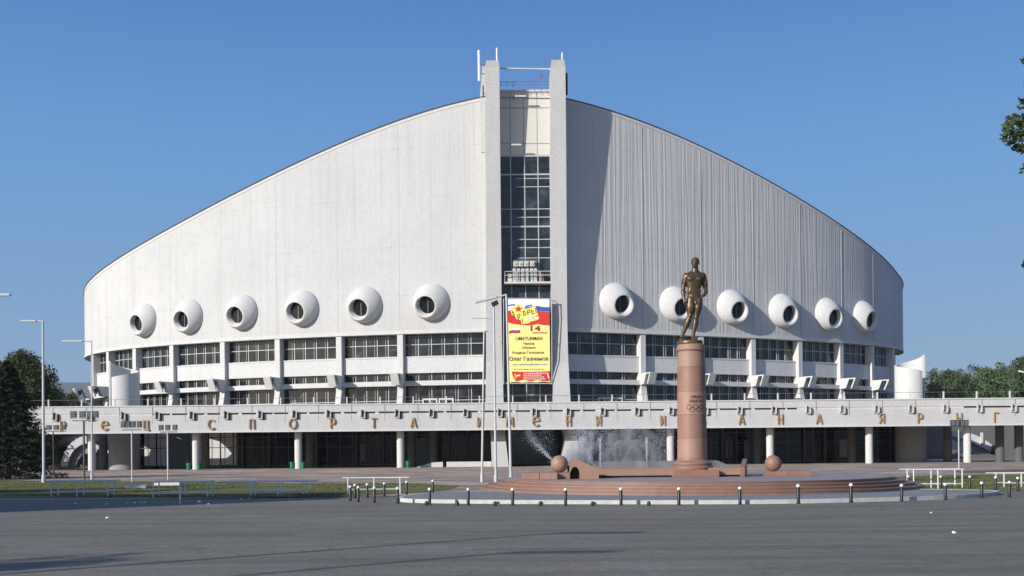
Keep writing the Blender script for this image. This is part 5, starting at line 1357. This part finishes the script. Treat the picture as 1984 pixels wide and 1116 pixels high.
for i, (x, y, D, lb) in enumerate(far):
    s_ = src[i % 3]; h0 = (19.5, 17.5, 20.5)[i % 3]; p = P(x, y, D)
    o = s_ if i < 3 else copy_tree(s_)
    o.location = (p.x, D, 0); k = p.z/h0; o.scale = (k*1.05, k*1.05, k); o.rotation_euler.z = i*1.7; o['label'] = lb; o['group'] = 'trees along the skyline right of the arena'
left = [(0, 700, 150, 'green tree at the far left edge behind the spruce'), (92, 752, 150, 'low dark tree between the tall tree and the hill'), (118, 763, 160, 'low tree crown under the hill'), (140, 760, 170, 'low dark tree nearest the left end of the arena'), (66, 745, 150, 'low tree in the gap behind the tall left tree'), (-40, 690, 152, 'tree just beyond the left edge'), (84, 728, 146, 'small loose tree leaning right beside the tall left tree')]
for i, (x, y, D, lb) in enumerate(left):
    s_ = src[(i+1) % 3]; h0 = (19.5, 17.5, 20.5)[(i+1) % 3]; p = P(x, y, D)
    o = copy_tree(s_); o.location = (p.x, D, 0); k = p.z/h0; o.scale = (k*.75, k*.75, k); o.rotation_euler.z = i*2.1+1; o['label'] = lb; o['group'] = 'trees left of the arena'
# tree beyond the right edge whose twigs reach in
TS = 46.5/30
tips = [((-4.95, 0, 10.5), .42, 200), ((-4.7, .1, 10.05), .42, 200), ((-5.2, 0, 10.15), .22, 55), ((-4.6, 0, 9.35), .3, 80), ((-4.6, 0, 11.1), .35, 100), ((-4.6, 0, 11.7), .16, 30), ((-4.7, 0, 12.3), .12, 20), ((-4.75, 0, 6.7), .12, 30), ((-4, 0, 10.3), .7, 300)]
TX = 29.0
tips = [((((18.85+c[0])*TS)-TX, c[1], 1.7+(c[2]-1.7)*TS), r_*TS, int(k*1.2)) for c, r_, k in tips]
tw = broadleaf('broadleaf_tree', 20, 4.9, 41, 120, 420, .12, 'leaf', 'leafy tree beyond the right edge whose twigs reach into the sky', base=.25, extra=tips, tk=.6)
tw.location = (TX, 46.5, 0)
m = MB()
def tp(x, z): return (x*TS, 46.5, 1.7+(z-1.7)*TS)
m.tube([(TX, 46.5, 9.5), tp(17.2, 9.2), tp(15.3, 10.0), tp(13.9, 10.5)], [.10, .07, .04, .012], 6); m.tube([tp(17.2, 9.2), tp(15.6, 11.0), tp(14.3, 12.3)], [.06, .035, .01], 6)
m.tube([(TX, 46.5, 7.0), tp(16.0, 6.5), tp(14.1, 6.7)], [.07, .035, .01], 6)
br_ = m.build('branch', M['bark'], tw, origin=(TX, 46.5, 0))
# trees standing left of the view that shade the lawn and the lower left asphalt
index_children()
for x, y, k, lb in [(-53, 30, .98, 'roadside tree beyond the left edge shading the lawn'), (-46.5, 28.5, .85, 'second roadside tree beyond the left edge'), (-27.5, 1.0, .56, 'roadside tree behind the camera on the left')]:
    o = copy_tree(fa); o.location = (x, y, 0); o.scale = (k, k, k); o['label'] = lb; o['group'] = 'roadside trees outside the picture'; o.rotation_euler.z = x
# plain block beyond the left edge that shades the near end of the lawn and the road
hb_ = empty('roadside_building', (-43, 19, 0), 'pale roadside building beyond the left edge of the picture', 'building')
m = MB(); m.box(-52, -37, 15.6, 22.6, 0, 15); m.build('wall', M['panel'], hb_)
m = MB(); m.box(-52.3, -36.95, 15.3, 22.9, 15.002, 15.25); m.build('roof', M['roofing'], hb_)
for fl in range(5):
    for c in range(4):
        m = MB(); yy = 16.4+c*1.55; m.box(-37.01, -36.98, yy, yy+1.0, 1+fl*2.9, 2.5+fl*2.9); m.build('window', M['glass'], hb_)
for x, y, h in ((-21, 4.5, 11), (-24, -1.5, 12)):
    o = empty('street_lamp', (x, y, 0), 'plain lamp post beside the road, out of the picture on the left', 'street lamp', 'street lamps outside the picture')
    m = MB(); m.tube([(x, y, 0), (x, y, h)], [.12, .07], 10); m.build('pole', M['pole'], o); m = MB(); m.obox((x+.9, y, h), (.9, 0, 0), (0, .12, 0), (0, 0, .06)); m.build('lamp_head', M['pole'], o)
print('objects', len(bpy.data.objects))

# ------------------------------------------------------------------ air
hz = MB(); hz.box(-4300, 4300, -700, 6300, -3, 270)
hm = N('haze_air'); hm.t.nodes.remove(hm.b); pv = hm.n('ShaderNodeVolumePrincipled'); pv.inputs['Color'].default_value = (.86, .91, 1, 1); pv.inputs['Density'].default_value = .00008; pv.inputs['Anisotropy'].default_value = 0.0
hm.l(pv.outputs[0], hm.t.nodes['Material Output'].inputs['Volume'])
tag(hz.build('haze', hm.m), 'pale blue air fading the far hill', 'haze', kind='stuff')
